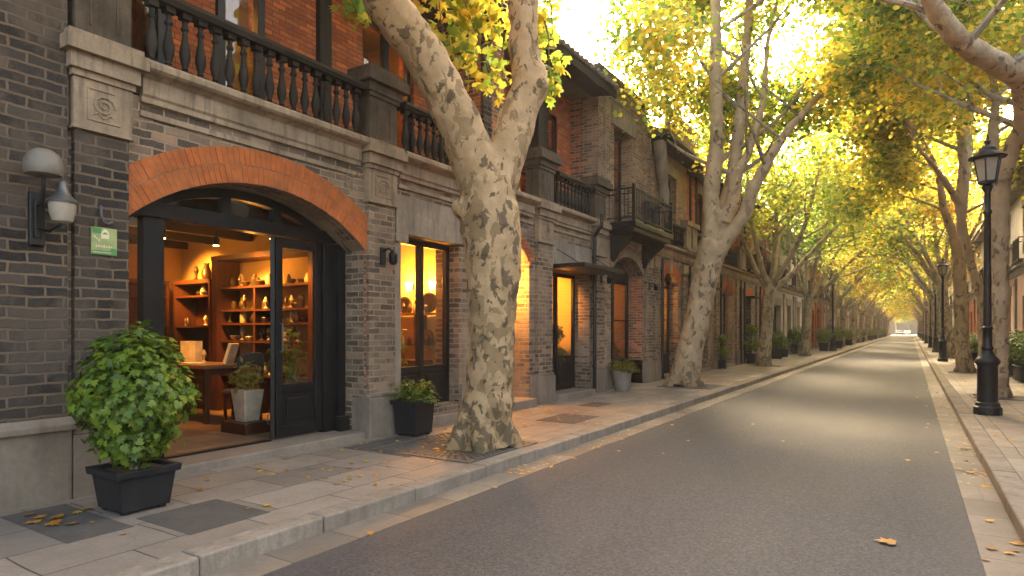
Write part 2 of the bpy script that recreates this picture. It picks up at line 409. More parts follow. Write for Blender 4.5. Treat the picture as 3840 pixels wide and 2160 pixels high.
M['kerb'] = m_stone('kerb granite', (0.32, 0.265, 0.215), 0.5, 2.2, streak=0.5, bump=0.9)
M['ground'] = m_stone('bare ground', (0.12, 0.10, 0.08), 0.6, 0.4)
M['dark_patch'] = m_stone('dark asphalt patch', (0.105, 0.094, 0.085), 0.65, 5.0, streak=0.2)
M['bark'] = m_bark('plane bark', (0.52, 0.345, 0.195), (0.24, 0.155, 0.08), (0.078, 0.056, 0.034), 1.15, -0.008)
M['bark_smooth'] = m_bark('smoother plane bark', (0.52, 0.385, 0.245), (0.27, 0.19, 0.115), (0.11, 0.083, 0.054), 0.9, 0.035)
M['bark_far'] = m_bark('plane bark distant', (0.46, 0.385, 0.29), (0.22, 0.18, 0.13), (0.11, 0.088, 0.065), 0.8)
M['twig'] = m_plain('twig bark', (0.14, 0.11, 0.075), 0.9, var=0.4)
LF = [(0.0, (0.055, 0.115, 0.022)), (0.22, (0.13, 0.20, 0.032)), (0.45, (0.31, 0.295, 0.046)), (0.70, (0.51, 0.37, 0.060)), (0.9, (0.56, 0.32, 0.052)), (1.0, (0.44, 0.21, 0.04))]
M['leaf'] = m_leaf('plane leaf', LF, 0.70, 1.95)
M['leaf_green'] = m_leaf('plane leaf greener', [(0.0, (0.045, 0.10, 0.022)), (0.4, (0.11, 0.175, 0.032)), (0.7, (0.25, 0.275, 0.045)), (1.0, (0.46, 0.35, 0.06))], 0.70, 1.95)
M['bush'] = m_leaf('shrub leaf', [(0.0, (0.026, 0.062, 0.008)), (0.4, (0.075, 0.140, 0.012)), (0.75, (0.15, 0.22, 0.018)), (1.0, (0.28, 0.22, 0.025))], 0.32, 1.25, 2.5)
M['fern'] = m_leaf('fern leaf', [(0.0, (0.03, 0.08, 0.012)), (0.5, (0.08, 0.15, 0.02)), (1.0, (0.24, 0.24, 0.04))], 0.35, 1.2, 3.0)
M['bush_yellow'] = m_leaf('yellowing shrub leaf', [(0.0, (0.10, 0.12, 0.02)), (0.5, (0.22, 0.19, 0.03)), (1.0, (0.38, 0.26, 0.05))], 0.35, 1.2, 3.0)
M['litter'] = m_leaf('fallen leaf', [(0.0, (0.16, 0.07, 0.015)), (0.4, (0.45, 0.19, 0.02)), (0.75, (0.55, 0.33, 0.03)), (1.0, (0.30, 0.20, 0.07))], 0.15, 1.0, 3.0)
M['sign_green'] = m_plain('green enamel', (0.06, 0.26, 0.08), 0.35, var=0.25)
M['sign_pale'] = m_plain('faded green enamel', (0.30, 0.36, 0.15), 0.4, var=0.25)
M['sign_cream'] = m_plain('cream enamel', (0.68, 0.58, 0.40), 0.4)
M['lamp_on'] = m_emit('warm lamp', (1.0, 0.62, 0.22), 12.0)
M['plaster_pale'] = m_stone('pale plaster', (0.70, 0.62, 0.54), 0.75, 0.9, streak=0.3)
M['plaster_pink'] = m_stone('pink plaster', (0.70, 0.44, 0.37), 0.75, 0.9, streak=0.3)
M['plaster_ochre'] = m_stone('ochre plaster', (0.68, 0.47, 0.29), 0.75, 0.9, streak=0.3)
M['plaster_grey'] = m_stone('grey plaster', (0.50, 0.44, 0.385), 0.7, 0.9, streak=0.4)
M['car_white'] = m_plain('white car paint', (0.75, 0.76, 0.78), 0.2, var=0.03)
M['car_dark'] = m_plain('dark blue car paint', (0.04, 0.05, 0.07), 0.2, var=0.05)
M['tyre'] = m_plain('tyre rubber', (0.02, 0.02, 0.02), 0.8)
M['car_glass'] = m_plain('car glass', (0.05, 0.06, 0.07), 0.08, var=0.05)
# ------------------------------------------------------------------ camera, light, air
cam = bpy.data.cameras.new('camera'); cam_o = bpy.data.objects.new('camera', cam); COL.objects.link(cam_o)
cam_o.location = (0, 0, 1.5); cam_o.rotation_euler = (R(90), 0, R(32.4))
cam.sensor_width = 36; cam.lens = 22.1; cam.shift_y = 0.041; cam.clip_start = 0.05; cam.clip_end = 3000
scene.camera = cam_o

SUN_AZ, SUN_EL = -14.0, 34.0            # degrees from the street axis (negative: behind the left-hand houses)
sd = Vector((math.sin(R(SUN_AZ))*math.cos(R(SUN_EL)), math.cos(R(SUN_AZ))*math.cos(R(SUN_EL)), math.sin(R(SUN_EL))))
sun = bpy.data.lights.new('sun', 'SUN'); sun.energy = 2.0; sun.angle = R(14); sun.color = (1.0, 0.83, 0.60)
sun_o = bpy.data.objects.new('sun', sun); COL.objects.link(sun_o)
sun_o.rotation_euler = sd.to_track_quat('Z', 'Y').to_euler()
w = bpy.data.worlds.new('World'); scene.world = w; w.use_nodes = True
nt = w.node_tree; bg = nt.nodes['Background']
sky = nt.nodes.new('ShaderNodeTexSky'); sky.sky_type = 'NISHITA'; sky.sun_disc = False
sky.sun_elevation = R(SUN_EL); sky.sun_rotation = R(SUN_AZ)
sky.dust_density = 6.0; sky.ozone_density = 0.4; sky.air_density = 1.0
nt.links.new(sky.outputs[0], bg.inputs[0]); bg.inputs[1].default_value = 0.15
scene.view_settings.view_transform = 'Standard'; scene.view_settings.look = 'None'
scene.view_settings.exposure = 3.08; scene.view_settings.gamma = 1.0
scene.view_settings.use_white_balance = True; scene.view_settings.white_balance_temperature = 8200; scene.view_settings.white_balance_tint = 8
scene.cycles.use_denoising = True
scene.cycles.max_bounces = 8; scene.cycles.diffuse_bounces = 4; scene.cycles.glossy_bounces = 3
scene.cycles.transmission_bounces = 4; scene.cycles.transparent_max_bounces = 8; scene.cycles.volume_bounces = 0
scene.cycles.caustics_reflective = False; scene.cycles.caustics_refractive = False
scene.cycles.sample_clamp_indirect = 6.0

# ------------------------------------------------------------------ the ground
XL, XR, YA, YB = -3.95, 0.72, -6.0, 250.0
def struct(name, mb, mat, **kw):
    o = mb.build(name, mat, **kw); o['kind'] = 'structure'; return o
struct('ground', MB().add([(-900, -300, -0.16), (900, -300, -0.16), (900, 1500, -0.16), (-900, 1500, -0.16)], [(0, 1, 2, 3)]), M['ground'])
def sheet(x0, x1, y0, y1, z, nx, ny):
    b = MB(); vs = [(x0+(x1-x0)*i/nx, y0+(y1-y0)*j/ny, z) for j in range(ny+1) for i in range(nx+1)]
    b.add(vs, [(j*(nx+1)+i, j*(nx+1)+i+1, (j+1)*(nx+1)+i+1, (j+1)*(nx+1)+i) for j in range(ny) for i in range(nx)])
    return b
struct('road', sheet(XL+0.33, XR-0.30, YA, YB, -0.125, 4, 60), M['asphalt'])
struct('gutter', MB().box(XL-0.02, XL+0.33, YA, YB, -0.155, -0.119).box(XR-0.30, XR+0.02, YA, YB, -0.155, -0.119), M['gutter'])
struct('pavement', MB().box(-12.4, XL-0.222, YA, YB, -0.15, 0.0).box(XR+0.222, 12, YA, YB, -0.15, 0.0), M['paving'])
kb = MB(); kr = random.Random(3)
for side in (0, 1):
    y = YA
    while y < YB:
        L = kr.uniform(0.95, 1.25) if y < 60 else 3.0
        j = kr.uniform(-0.006, 0.006); k = kr.uniform(-0.006, 0.006)
        if side == 0: kb.box(XL-0.22+j*0.3, XL+j, y, y+L-0.009, -0.155, 0.006+k)
        else: kb.box(XR+j, XR+0.22, y, y+L-0.009, -0.155, 0.006+k)
        y += L
struct('kerb', kb, M['kerb'], bevel=0.018, seg=3)
# resurfaced patches and covers in the flagstones
pt = MB()
for x0, x1, y0, y1 in ((-6.15, -5.0, 2.05, 2.5), (-5.2, -4.45, 2.62, 3.3), (-6.1, -5.0, 5.6, 6.9)):
    pt.box(x0, x1, y0, y1, -0.01, 0.004)
struct('pavement_patch', pt, M['dark_patch'])
cv = tag(MB().box(-5.25, -4.55, 9.0, 10.0, -0.01, 0.007).build('utility_cover', M['dark_patch'], bevel=0.004),
         'dark rusty square cover in the paving behind the nearest tree trunk', 'cover')
cv = tag(MB().box(-5.55, -5.15, 11.2, 11.9, -0.01, 0.007).build('utility_cover', M['dark_patch'], bevel=0.004),
         'small dark cover in the paving before the glass door with the flat awning', 'cover')

# ------------------------------------------------------------------ building kit
def arc_z(yc, hw, zs, rise, y):
    rr = (hw*hw + rise*rise)/(2*rise)
    return zs + rise - rr + math.sqrt(max(rr*rr - (y-yc)**2, 0))

def wall_open(b, x0, x1, y0, y1, z0, z1, ops):
    """wall slab from x0 to x1 with openings (ya, yb, za, zb, rise); rise > 0 is a segmental arch above zb"""
    y = y0
    for ya, yb, za, zb, rise in sorted(ops):
        if ya > y + 1e-4: b.box(x0, x1, y, ya, z0, z1)
        if za > z0 + 1e-4: b.box(x0, x1, ya, yb, z0, za)
        if rise <= 0:
            if zb < z1 - 1e-4: b.box(x0, x1, ya, yb, zb, z1)
        else:
            n = 18; yc = (ya+yb)/2; hw = (yb-ya)/2
            for i in range(n):
                p = ya+(yb-ya)*i/n; q = ya+(yb-ya)*(i+1)/n
                zp, zq = arc_z(yc, hw, zb, rise, p), arc_z(yc, hw, zb, rise, q)
                xa, xb = min(x0, x1), max(x0, x1)
                b.add([(xa, p, zp), (xb, p, zp), (xb, q, zq), (xa, q, zq), (xa, p, z1), (xb, p, z1), (xb, q, z1), (xa, q, z1)],
                      [(0,3,2,1),(4,5,6,7),(0,1,5,4),(1,2,6,5),(2,3,7,6),(3,0,4,7)])
        y = yb
    if y < y1 - 1e-4: b.box(x0, x1, y, y1, z0, z1)

def arch_ring(parent, xf, xb, yc, hw, zs, rise, t, rows=2, n=46, sgn=1, mat=None, name='arch'):
    """ring of radial bricks round an arched opening, standing proud of the wall"""
    rr = (hw*hw + rise*rise)/(2*rise); zc = zs + rise - rr; am = math.asin(hw/rr)
    mo = MB(); br = MB(); rg = random.Random(int(yc*100))
    def slab(b, a0, a1, r0, r1, xa, xb_):
        xa, xb_ = min(xa, xb_), max(xa, xb_)
        P = [(yc + r*math.sin(a), zc + r*math.cos(a)) for a, r in ((a0, r0), (a1, r0), (a1, r1), (a0, r1))]
        vs = [(xa, p[0], p[1]) for p in P] + [(xb_, p[0], p[1]) for p in P]
        b.add(vs, [(0, 1, 2, 3), (7, 6, 5, 4), (0, 4, 5, 1), (1, 5, 6, 2), (2, 6, 7, 3), (3, 7, 4, 0)])
    m = 24
    for i in range(m):
        slab(mo, -am+2*am*i/m, -am+2*am*(i+1)/m, rr+0.002, rr+t-0.003, xb, xf - sgn*0.006)
    for k in range(rows):
        r0 = rr - 0.001 + t*k/rows; r1 = rr - 0.001 + t*(k+1)/rows
        nn = n if k % 2 == 0 else n+3
        for i in range(nn):
            a0 = -am + 2*am*(i+0.06)/nn; a1 = -am + 2*am*(i+0.94)/nn
            d = rg.uniform(-0.004, 0.006)
            slab(br, a0, a1, r0+0.003, r1-0.003, xb - sgn*0.0, xf + sgn*d)
    o = br.build(name, mat or M['arch_brick'], parent, bevel=0.004, seg=1)
    mo.build('mortar_bed', M['mortar'], o)
    return o

def window(parent, xg, y0, y1, z0, z1, rise=0.0, mull=1, bars=0, fw=0.06, fd=0.07, name='window', frame=None, glass=None, panel=0.0):
    """glazed unit in the plane x = xg; panel is the height of a solid panel at the bottom"""
    f = MB(); xa, xb = xg-fd/2, xg+fd/2
    f.box(xa, xb, y0, y0+fw, z0, z1); f.box(xa, xb, y1-fw, y1, z0, z1)
    f.box(xa+0.002, xb-0.002, y0+fw, y1-fw, z0, z0+fw)
    yc, hw = (y0+y1)/2, (y1-y0)/2
    if rise > 0:
        f.box(xa+0.002, xb-0.002, y0+fw, y1-fw, z1-fw*1.2, z1)
        n = 16
        for i in range(n):
            p = y0+(y1-y0)*i/n; q = y0+(y1-y0)*(i+1)/n
            zp, zq = arc_z(yc, hw, z1, rise, p), arc_z(yc, hw, z1, rise, q)
            f.add([(xa, p, max(zp-fw*1.3, z1)), (xb, p, max(zp-fw*1.3, z1)), (xb, q, max(zq-fw*1.3, z1)), (xa, q, max(zq-fw*1.3, z1)), (xa, p, zp), (xb, p, zp), (xb, q, zq), (xa, q, zq)],
                  [(0,3,2,1),(4,5,6,7),(0,1,5,4),(1,2,6,5),(2,3,7,6),(3,0,4,7)])
    else:
        f.box(xa+0.002, xb-0.002, y0+fw, y1-fw, z1-fw, z1)
    zt = z1 - fw if rise <= 0 else z1-fw*1.2
    for i in range(mull):
        y = y0 + (y1-y0)*(i+1)/(mull+1)
        f.box(xa-0.004, xb+0.004, y-fw*0.6, y+fw*0.6, z0+fw, zt)
    for i in range(bars):
        z = z0 + panel + (z1-z0-panel)*(i+1)/(bars+1)
        f.box(xa+0.012, xb-0.012, y0+fw, y1-fw, z-0.017, z+0.017)
    if panel > 0:
        f.box(xa+0.010, xb-0.010, y0+fw, y1-fw, z0+fw, z0+panel-0.04)
        f.box(xa-0.003, xb+0.003, y0+fw, y1-fw, z0+panel-0.04, z0+panel+0.03)
        k = mull+1
        for i in range(k):
            p = y0+(y1-y0)*i/k+0.13; q = y0+(y1-y0)*(i+1)/k-0.13
            if q > p: f.box(xa-0.004, xb+0.004, p, q, z0+fw+0.07, z0+panel-0.11)
    o = f.build(name, frame or M['black_frame'], parent, bevel=0.006)
    zb = z0 + (panel if panel else fw)
    MB().box(xg-0.004, xg+0.004, y0+fw*0.5, y1-fw*0.5, zb, zt+(rise*0.78 if rise else 0.02)).build('pane', glass or M['glass'], o) if rise <= 0 else \
        arch_pane(o, xg, y0+fw, y1-fw, zb, z1, rise*0.9, glass or M['glass'])
    return o

def arch_pane(parent, xg, y0, y1, z0, z1, rise, mat):
    b = MB(); n = 14; yc, hw = (y0+y1)/2, (y1-y0)/2
    top = [(y0+(y1-y0)*i/n, arc_z(yc, hw, z1, rise, y0+(y1-y0)*i/n)) for i in range(n+1)]
    pr = [(xg, y0, z0), (xg, y1, z0)] + [(xg, y, z) for y, z in reversed(top)]
    b.add(pr, [tuple(range(len(pr)))])
    return b.build('pane', mat, parent)

def balus_prof(h):
    p = [(0.055, 0), (0.055, 0.09), (0.034, 0.11), (0.028, 0.16), (0.040, 0.20), (0.056, 0.30), (0.058, 0.38), (0.044, 0.50), (0.030, 0.62), (0.026, 0.72), (0.042, 0.75), (0.042, 0.78), (0.028, 0.81), (0.030, 0.88), (0.050, 0.92), (0.050, 1.0)]
    return [(r, z*h) for r, z in p]
def balus_mesh(h, x, y, z, n=10):
    b = MB(); b.box(x-0.055, x+0.055, y-0.055, y+0.055, z, z+0.07*h)
    return b.lathe([(r*0.98, q) for r, q in balus_prof(h)][2:-2], x, y, z, n).box(x-0.048, x+0.048, y-0.048, y+0.048, z+0.91*h, z+h)

def balustrade(parent, x, y0, y1, z0, z1, step=0.165, mat=None, rail=None):
    mat = mat or M['dark_wood']
    rl = MB().prof_y([(x-0.09, z1-0.10), (x+0.09, z1-0.10), (x+0.11, z1-0.05), (x+0.09, z1), (x-0.09, z1), (x-0.11, z1-0.05)], y0, y1)
    r = rl.build('balustrade', rail or mat, parent)
    n = max(2, int(round((y1-y0)/step))); h = z1-0.10-z0
    first = None
    for i in range(n):
        y = y0 + (y1-y0)*(i+0.5)/n
        if first is None:
            first = balus_mesh(h, x, y, z0).build('baluster', mat, r, smooth=True); fy = y
        else:
            c = first.copy(); COL.objects.link(c); c.parent = r; c.location = (0, y-fy, 0)
    return r

def cornice(parent, xf, y0, y1, z0, z1, s=1, mat=None, name='cornice', proj=0.20):
    """stone string course; s=+1 projects towards +x"""
    h = z1-z0
    P = [(0, 0), (0.05, 0), (0.05, 0.14*h), (0.075, 0.2*h), (0.075, 0.60*h), (0.12, 0.68*h), (proj-0.03, 0.72*h), (proj, 0.78*h), (proj, 0.92*h), (proj-0.025, h), (0, h)]
    P = [(xf + s*(a - 0.004), z0+b) for a, b in P]
    if s < 0: P = P[::-1]
    return MB().prof_y(P, y0, y1).build(name, mat or M['stone'], parent, bevel=0.006)

def relief(b, x, yc, zc, w, h, s=1):
    b.box(x, x+s*0.012, yc-w/2, yc-w/2+0.014, zc-h/2, zc+h/2)
    b.box(x, x+s*0.012, yc-w/2+0.014, yc+w/2-0.05, zc+h/2-0.014, zc+h/2)
    b.box(x, x+s*0.010, yc-w/2+0.03, yc+w/2, zc-h/2, zc-h/2+0.014)
    pts = [(x+s*0.004, yc+0.36*w*(1-i/22)*math.cos(i*0.62), zc+0.34*h*(1-i/22)*math.sin(i*0.62)) for i in range(20)]
    b.tube(pts, 0.012, 6)
    pts = [(x+s*0.004, yc-0.3*w+0.55*w*i/8, zc-0.30*h+0.07*h*math.sin(i*1.1)) for i in range(9)]
    b.tube(pts, 0.010, 6)

def pier(parent, y0, y1, xf, zcap, zped, ztop, cap_ov=0.10, brick='brick_grey', relief_on=True, name='pilaster'):
    """brick pilaster with stone plinth, carved panel, capital and balcony pedestal; front at xf"""
    xb = xf-0.30
    o = MB().box(xb, xf, y0, y1, 0.62, zcap-0.50).build(name, M[brick], parent)
    MB().box(xb, xf+0.055, y0-0.035, y1+0.035, -0.05, 0.56).prof_x([(y0-0.035, 0.56), (y1+0.035, 0.56), (y1-0.002, 0.62), (y0+0.002, 0.62)], xb, xf+0.03).build('plinth', M['plinth'], o, bevel=0.012)
    yc = (y0+y1)/2
    cp = MB().box(xb, xf+0.025, y0-0.02, y1+0.02, zcap-0.50, zcap-0.06)
    cp.box(xb, xf+0.045, y0-0.035, y1+0.035, zcap-0.53, zcap-0.50)
    cp.box(xb, xf+0.05, y0-0.04, y1+0.04, zcap-0.06, zcap)
    cp.box(xb, xf+0.09, y0-0.07, y1+0.07, zcap, zcap+0.14)
    cp.box(xb, xf+0.15, y0-0.12, y1+0.12, zcap+0.14, zcap+0.27)
    cp.box(xb, xf+0.11, y0-0.09, y1+0.09, zcap+0.27, zcap+0.33)
    if relief_on: relief(cp, xf+0.025, yc, zcap-0.28, (y1-y0)*0.62, 0.30)
    cp.build('capital', M['stone'], o, bevel=0.008)
    if ztop > zped:
        z0 = zcap+0.33
        pd = MB().box(xb, xf+0.03, y0-0.01, y1+0.01, z0, ztop-0.40)
        pd.box(xf+0.03, xf+0.042, yc-(y1-y0)*0.28, yc-(y1-y0)*0.22, z0+0.10, ztop-0.5)
        pd.box(xf+0.03, xf+0.042, yc+(y1-y0)*0.22, yc+(y1-y0)*0.28, z0+0.10, ztop-0.5)
        pd.box(xb, xf+0.06, y0-0.04, y1+0.04, ztop-0.40, ztop-0.34)
        pd.box(xb, xf+0.09, y0-0.07, y1+0.07, ztop-0.34, ztop-0.22)
        pd.box(xb-0.02, xf+0.17, y0-0.14, y1+0.14, ztop-0.22, ztop-0.08)
        pd.box(xb-0.02, xf+0.13, y0-0.10, y1+0.10, ztop-0.08, ztop)
        pd.build('pedestal', M['stone_dark'], o, bevel=0.012)
    return o

def room(parent, x0, x1, y0, y1, z0, z1, wall=None, floor=None, ceil=None, skip=()):
    """shell of an interior behind the front; x0 is the back wall, x1 the front"""
    wall = wall or M['plaster_warm']
    MB().box(x0-0.06, x0, y0-0.06, y1+0.06, z0, z1).box(x0, x1, y0-0.06, y0, z0, z1).box(x0, x1, y1, y1+0.06, z0, z1).build('interior_wall', wall, parent)
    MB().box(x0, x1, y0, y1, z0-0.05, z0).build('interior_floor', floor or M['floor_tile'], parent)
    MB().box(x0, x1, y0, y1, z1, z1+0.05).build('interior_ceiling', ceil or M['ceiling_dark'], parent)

def lamp_light(x, y, z, power, col=(1.0, 0.46, 0.11), size=0.08, spot=None, aim=None):
    if spot:
        l = bpy.data.lights.new('shop_light', 'SPOT'); l.spot_size = R(spot); l.spot_blend = 0.6
    else:
        l = bpy.data.lights.new('shop_light', 'POINT')
    l.energy = power; l.color = col; l.shadow_soft_size = size
    o = bpy.data.objects.new('shop_light', l); COL.objects.link(o); o.location = (x, y, z)
    if spot:
        d = Vector(aim or (x, y, 0)) - Vector((x, y, z)); o.rotation_euler = d.to_track_quat('-Z', 'Y').to_euler()
    return o
def downlight(x, y, zc, label, power, group='shop ceiling lamps', **kw):
    o = root('ceiling_spotlight', (x, y, zc), label, 'lamp', group)
    MB().lathe([(0.012, -0.10), (0.012, 0.0)], x, y, zc, 8).lathe([(0.045, -0.22), (0.05, -0.20), (0.05, -0.11), (0.03, -0.09)], x, y, zc, 12).build('housing', M['black_frame'], o)
    MB().lathe([(0.038, -0.228), (0.038, -0.222)], x, y, zc, 12).build('bulb', M['lamp_on'], o)
    lamp_light(x, y, zc-0.30, power, **kw)

XF = -6.40
# ------------------------------------------------------------------ the dark brick house at the near end
h0 = root('brick_house', (-8, -0.5, 0), 'dark grey brick house with a stone plinth and the wall lamp on its front', 'house')
MB().box(-10.5, -6.33, -5.0, 2.60, 0.70, 9.5).build('wall', M['brick_dark'], h0)
MB().box(-10.5, -6.27, -5.0, 2.615, -0.05, 0.62).prof_y([(-10.5, 0.62), (-6.22, 0.62), (-6.22, 0.68), (-6.30, 0.73), (-10.5, 0.73)], -5.0, 2.63).build('plinth', M['plinth'], h0, bevel=0.012)

# ------------------------------------------------------------------ the shop building with the big orange arch
A = root('shop_building', (-8, 8.5, 0), 'long grey brick shop building with a wide orange brick arch and stone balustrades above', 'building')
ARC = (3.14, 6.25, -0.05, 2.60, 0.58)
ops = [ARC, (6.98, 8.42, 0.30, 2.92, 0), (8.78, 10.72, -0.05, 2.78, 0.52), (11.64, 13.52, -0.05, 2.80, 0)]
b = MB(); wall_open(b, XF, XF-0.50, 2.62, 13.96, -0.05, 3.80, ops); b.build('wall', M['brick_grey'], A)
arch_ring(A, XF+0.035, XF-0.505, 4.695, 1.555, 2.60, 0.58, 0.40, 2, 52)
arch_ring(A, XF+0.02, XF-0.505, 9.75, 0.97, 2.78, 0.52, 0.24, 1, 30, mat=M['brick_red'])
# left pilaster (carved), and the three others
pier(A, 2.66, 3.12, -6.33, 3.84, 4.15, 5.75, brick='brick_dark')
pier(A, 6.28, 6.80, -6.33, 3.80, 4.15, 5.14)
pier(A, 10.96, 11.56, -6.33, 3.80, 4.15, 5.16)
pier(A, 13.60, 14.20, -6.33, 3.80, 4.15, 5.14)
for y0, y1 in ((3.25, 6.15), (6.93, 10.83), (11.69, 13.47)):
    cornice(A, XF, y0, y1, 3.74, 4.12, proj=0.21)
    MB().box(XF-0.02, XF+0.03, y0, y1, 3.60, 3.66).build('string_course', M['stone'], A, bevel=0.006)
# stone plinths and door jambs
for q in ((XF-0.52, XF+0.05, 6.255, 6.275, -0.05, 0.66), (XF-0.51, XF+0.05, 8.44, 8.76, -0.05, 0.60), (XF-0.51, XF+0.05, 10.74, 10.92, -0.05, 0.60), (XF-0.51, XF+0.05, 6.82, 6.965, -0.05, 0.6)): MB().box(*q).build('plinth', M['plinth'], A, bevel=0.012)
MB().box(XF-0.53, XF+0.03, 6.258, 6.268, 0.66, 2.70).build('jamb', M['brick_mix'], A)
MB().box(XF-0.41, XF-0.004, 13.508, 13.525, 0.62, 2.79).build('jamb', M['brick_brown'], A)
# pale lintels
MB().box(XF-0.3, XF+0.045, 6.86, 8.66, 2.93, 3.50).box(XF-0.3, XF+0.07, 6.82, 7.10, 2.80, 2.925).box(XF-0.2, XF+0.03, 6.83, 6.975, 0.62, 2.79).build('lintel', M['stone_pale'], A, bevel=0.008)
MB().box(XF-0.3, XF+0.045, 11.6, 12.60, 2.82, 3.40).box(XF-0.3, XF+0.047, 12.61, 13.56, 2.82, 3.40).build('lintel', M['stone_pale'], A, bevel=0.008)
# carved motifs on the wall beside the arch
mo = MB(); relief(mo, XF, 6.04, 3.50, 0.22, 0.2); mo.build('relief', M['stone'], A)
# steps
MB().box(XF-0.60, XF+0.06, 3.13, 6.24, -0.05, 0.095).build('step', M['step'], A, bevel=0.015)
MB().box(XF-0.58, XF+0.08, 6.99, 8.41, -0.05, 0.14).build('step', M['step'], A, bevel=0.015)
MB().box(XF-0.85, XF+0.20, 8.80, 10.70, -0.05, 0.16).build('step', M['step'], A, bevel=0.015)
MB().box(XF-0.58, XF+0.16, 11.66, 13.50, -0.05, 0.12).build('step', M['step'], A, bevel=0.015)

# the arched shopfront: frame, fanlight, sidelight, open leaf and closed leaf
XG = XF-0.47
fr = MB(); xa, xb = XG-0.06, XG+0.06
fr.box(xa, xb, 3.145, 3.22, 0.095, 2.70); fr.box(xa-0.003, xb+0.003, 3.50, 3.72, 0.095, 2.70)
fr.box(xa-0.01, xb+0.035, 3.145, 6.245, 2.70, 2.86)
fr.box(xa-0.004, xb+0.004, 5.90, 6.245, 0.095, 2.70); fr.box(xa-0.02, xb+0.06, 6.12, 6.245, 0.097, 2.698)
fr.box(xb+0.062, xb+0.16, 6.06, 6.22, 0.097, 0.30)
n = 22; yc, hw = 4.695, 1.55
for i in range(n):
    p = yc-hw+2*hw*i/n; q = yc-hw+2*hw*(i+1)/n
    zp, zq = arc_z(yc, hw, 2.60, 0.578, p), arc_z(yc, hw, 2.60, 0.578, q)
    zp2, zq2 = max(zp-0.11, 2.60), max(zq-0.11, 2.60)
    fr.add([(xa+0.002, p, zp2), (xb-0.002, p, zp2), (xb-0.002, q, zq2), (xa+0.002, q, zq2), (xa+0.002, p, zp), (xb-0.002, p, zp), (xb-0.002, q, zq), (xa+0.002, q, zq)],
           [(0,3,2,1),(4,5,6,7),(0,1,5,4),(1,2,6,5),(2,3,7,6),(3,0,4,7)])
for y in (3.66, 4.46, 5.17, 5.80):
    fr.box(xa+0.004, xb-0.004, y-0.055, y+0.055, 2.86, arc_z(yc, hw, 2.60, 0.578, y)-0.05)
sf = fr.build('shopfront', M['black_frame'], A, bevel=0.008)
arch_pane(sf, XG, 3.25, 6.14, 2.85, 2.84, 0.27, M['glass_dark'])
MB().box(XG-0.004, XG+0.004, 3.21, 3.51, 0.5, 2.70).build('pane', M['glass_dark'], sf)
MB().box(xa+0.01, xb-0.01, 3.22, 3.50, 0.10, 0.5).build('panel', M['black_frame'], sf, bevel=0.006)
MB().box(XG-0.03, XG+0.05, 3.72, 5.08, 0.095, 0.115).build('threshold', M['black_iron'], sf)
dl = MB(); x0, x1 = XG-0.03, XG+0.03
dl.box(x0, x1, 5.16, 5.26, 0.12, 2.69); dl.box(x0, x1, 5.79, 5.895, 0.12, 2.69)
dl.box(x0+0.002, x1-0.002, 5.26, 5.79, 2.57, 2.69); dl.box(x0+0.002, x1-0.002, 5.26, 5.79, 0.12, 0.25); dl.box(x0+0.002, x1-0.002, 5.26, 5.79, 0.68, 0.80)
dl.box(x0+0.018, x1-0.018, 5.26, 5.79, 0.25, 0.68); dl.box(x0+0.006, x1-0.006, 5.33, 5.72, 0.32, 0.61)
d = dl.build('door', M['black_frame'], A, bevel=0.007)
MB().box(XG-0.004, XG+0.004, 5.25, 5.80, 0.79, 2.58).build('pane', M['glass'], d)
MB().tube([(x1, 5.22, 1.22), (x1+0.05, 5.22, 1.22), (x1+0.05, 5.22, 1.58), (x1, 5.22, 1.58)], 0.011, 8).build('handle', M['grey_metal'], d)
# the other leaf stands open, square to the front
dl = MB(); y0, y1 = 5.085, 5.14; xs, xe = XG-0.72, XG+0.02
dl.box(xs, xs+0.10, y0, y1, 0.12, 2.69); dl.box(xe-0.10, xe, y0, y1, 0.12, 2.69)
dl.box(xs+0.1, xe-0.1, y0+0.002, y1-0.002, 2.57, 2.69); dl.box(xs+0.1, xe-0.1, y0+0.002, y1-0.002, 0.12, 0.25); dl.box(xs+0.1, xe-0.1, y0+0.002, y1-0.002, 0.68, 0.80)
dl.box(xs+0.1, xe-0.1, y0+0.018, y1-0.018, 0.25, 0.68)
RA = -R(37); dl.rotz(XG+0.02, 5.11, RA)
d = dl.build('door', M['black_frame'], A, bevel=0.007)
MB().box(xs+0.09, xe-0.09, (y0+y1)/2-0.004, (y0+y1)/2+0.004, 0.79, 2.58).rotz(XG+0.02, 5.11, RA).build('pane', M['glass'], d)
MB().tube([(xe-0.05, y0, 0.3), (xe-0.05, y0-0.03, 0.3), (xe-0.05, y0-0.03, 0.42), (xe-0.05, y0, 0.42)], 0.008, 6).rotz(XG+0.02, 5.11, RA).build('handle', M['grey_metal'], d)

# window of the second bay, glazed doors in the porch and the awning bay
w1 = window(A, XF-0.24, 6.985, 8.415, 0.145, 2.915, mull=1, fw=0.085, fd=0.09, panel=0.75)
window(A, XF-0.85, 8.80, 10.70, 0.165, 2.75, mull=1, fw=0.08, panel=0.6, name='door')
window(A, XF-0.42, 11.66, 13.50, 0.125, 2.79, mull=1, fw=0.08, panel=0.75, name='door', bars=0)
MB().box(XF-0.845, XF-0.5, 8.70, 8.79, 0.0, 3.4).box(XF-0.845, XF-0.5, 10.71, 10.80, 0.0, 3.4).build('porch_wall', M['brick_red'], A)
MB().box(XF-0.845, XF-0.5, 8.79, 10.71, 3.32, 3.4).box(XF-0.9, XF-0.8, 8.70, 10.8, 2.755, 3.4).build('porch_ceiling', M['plaster_warm'], A)
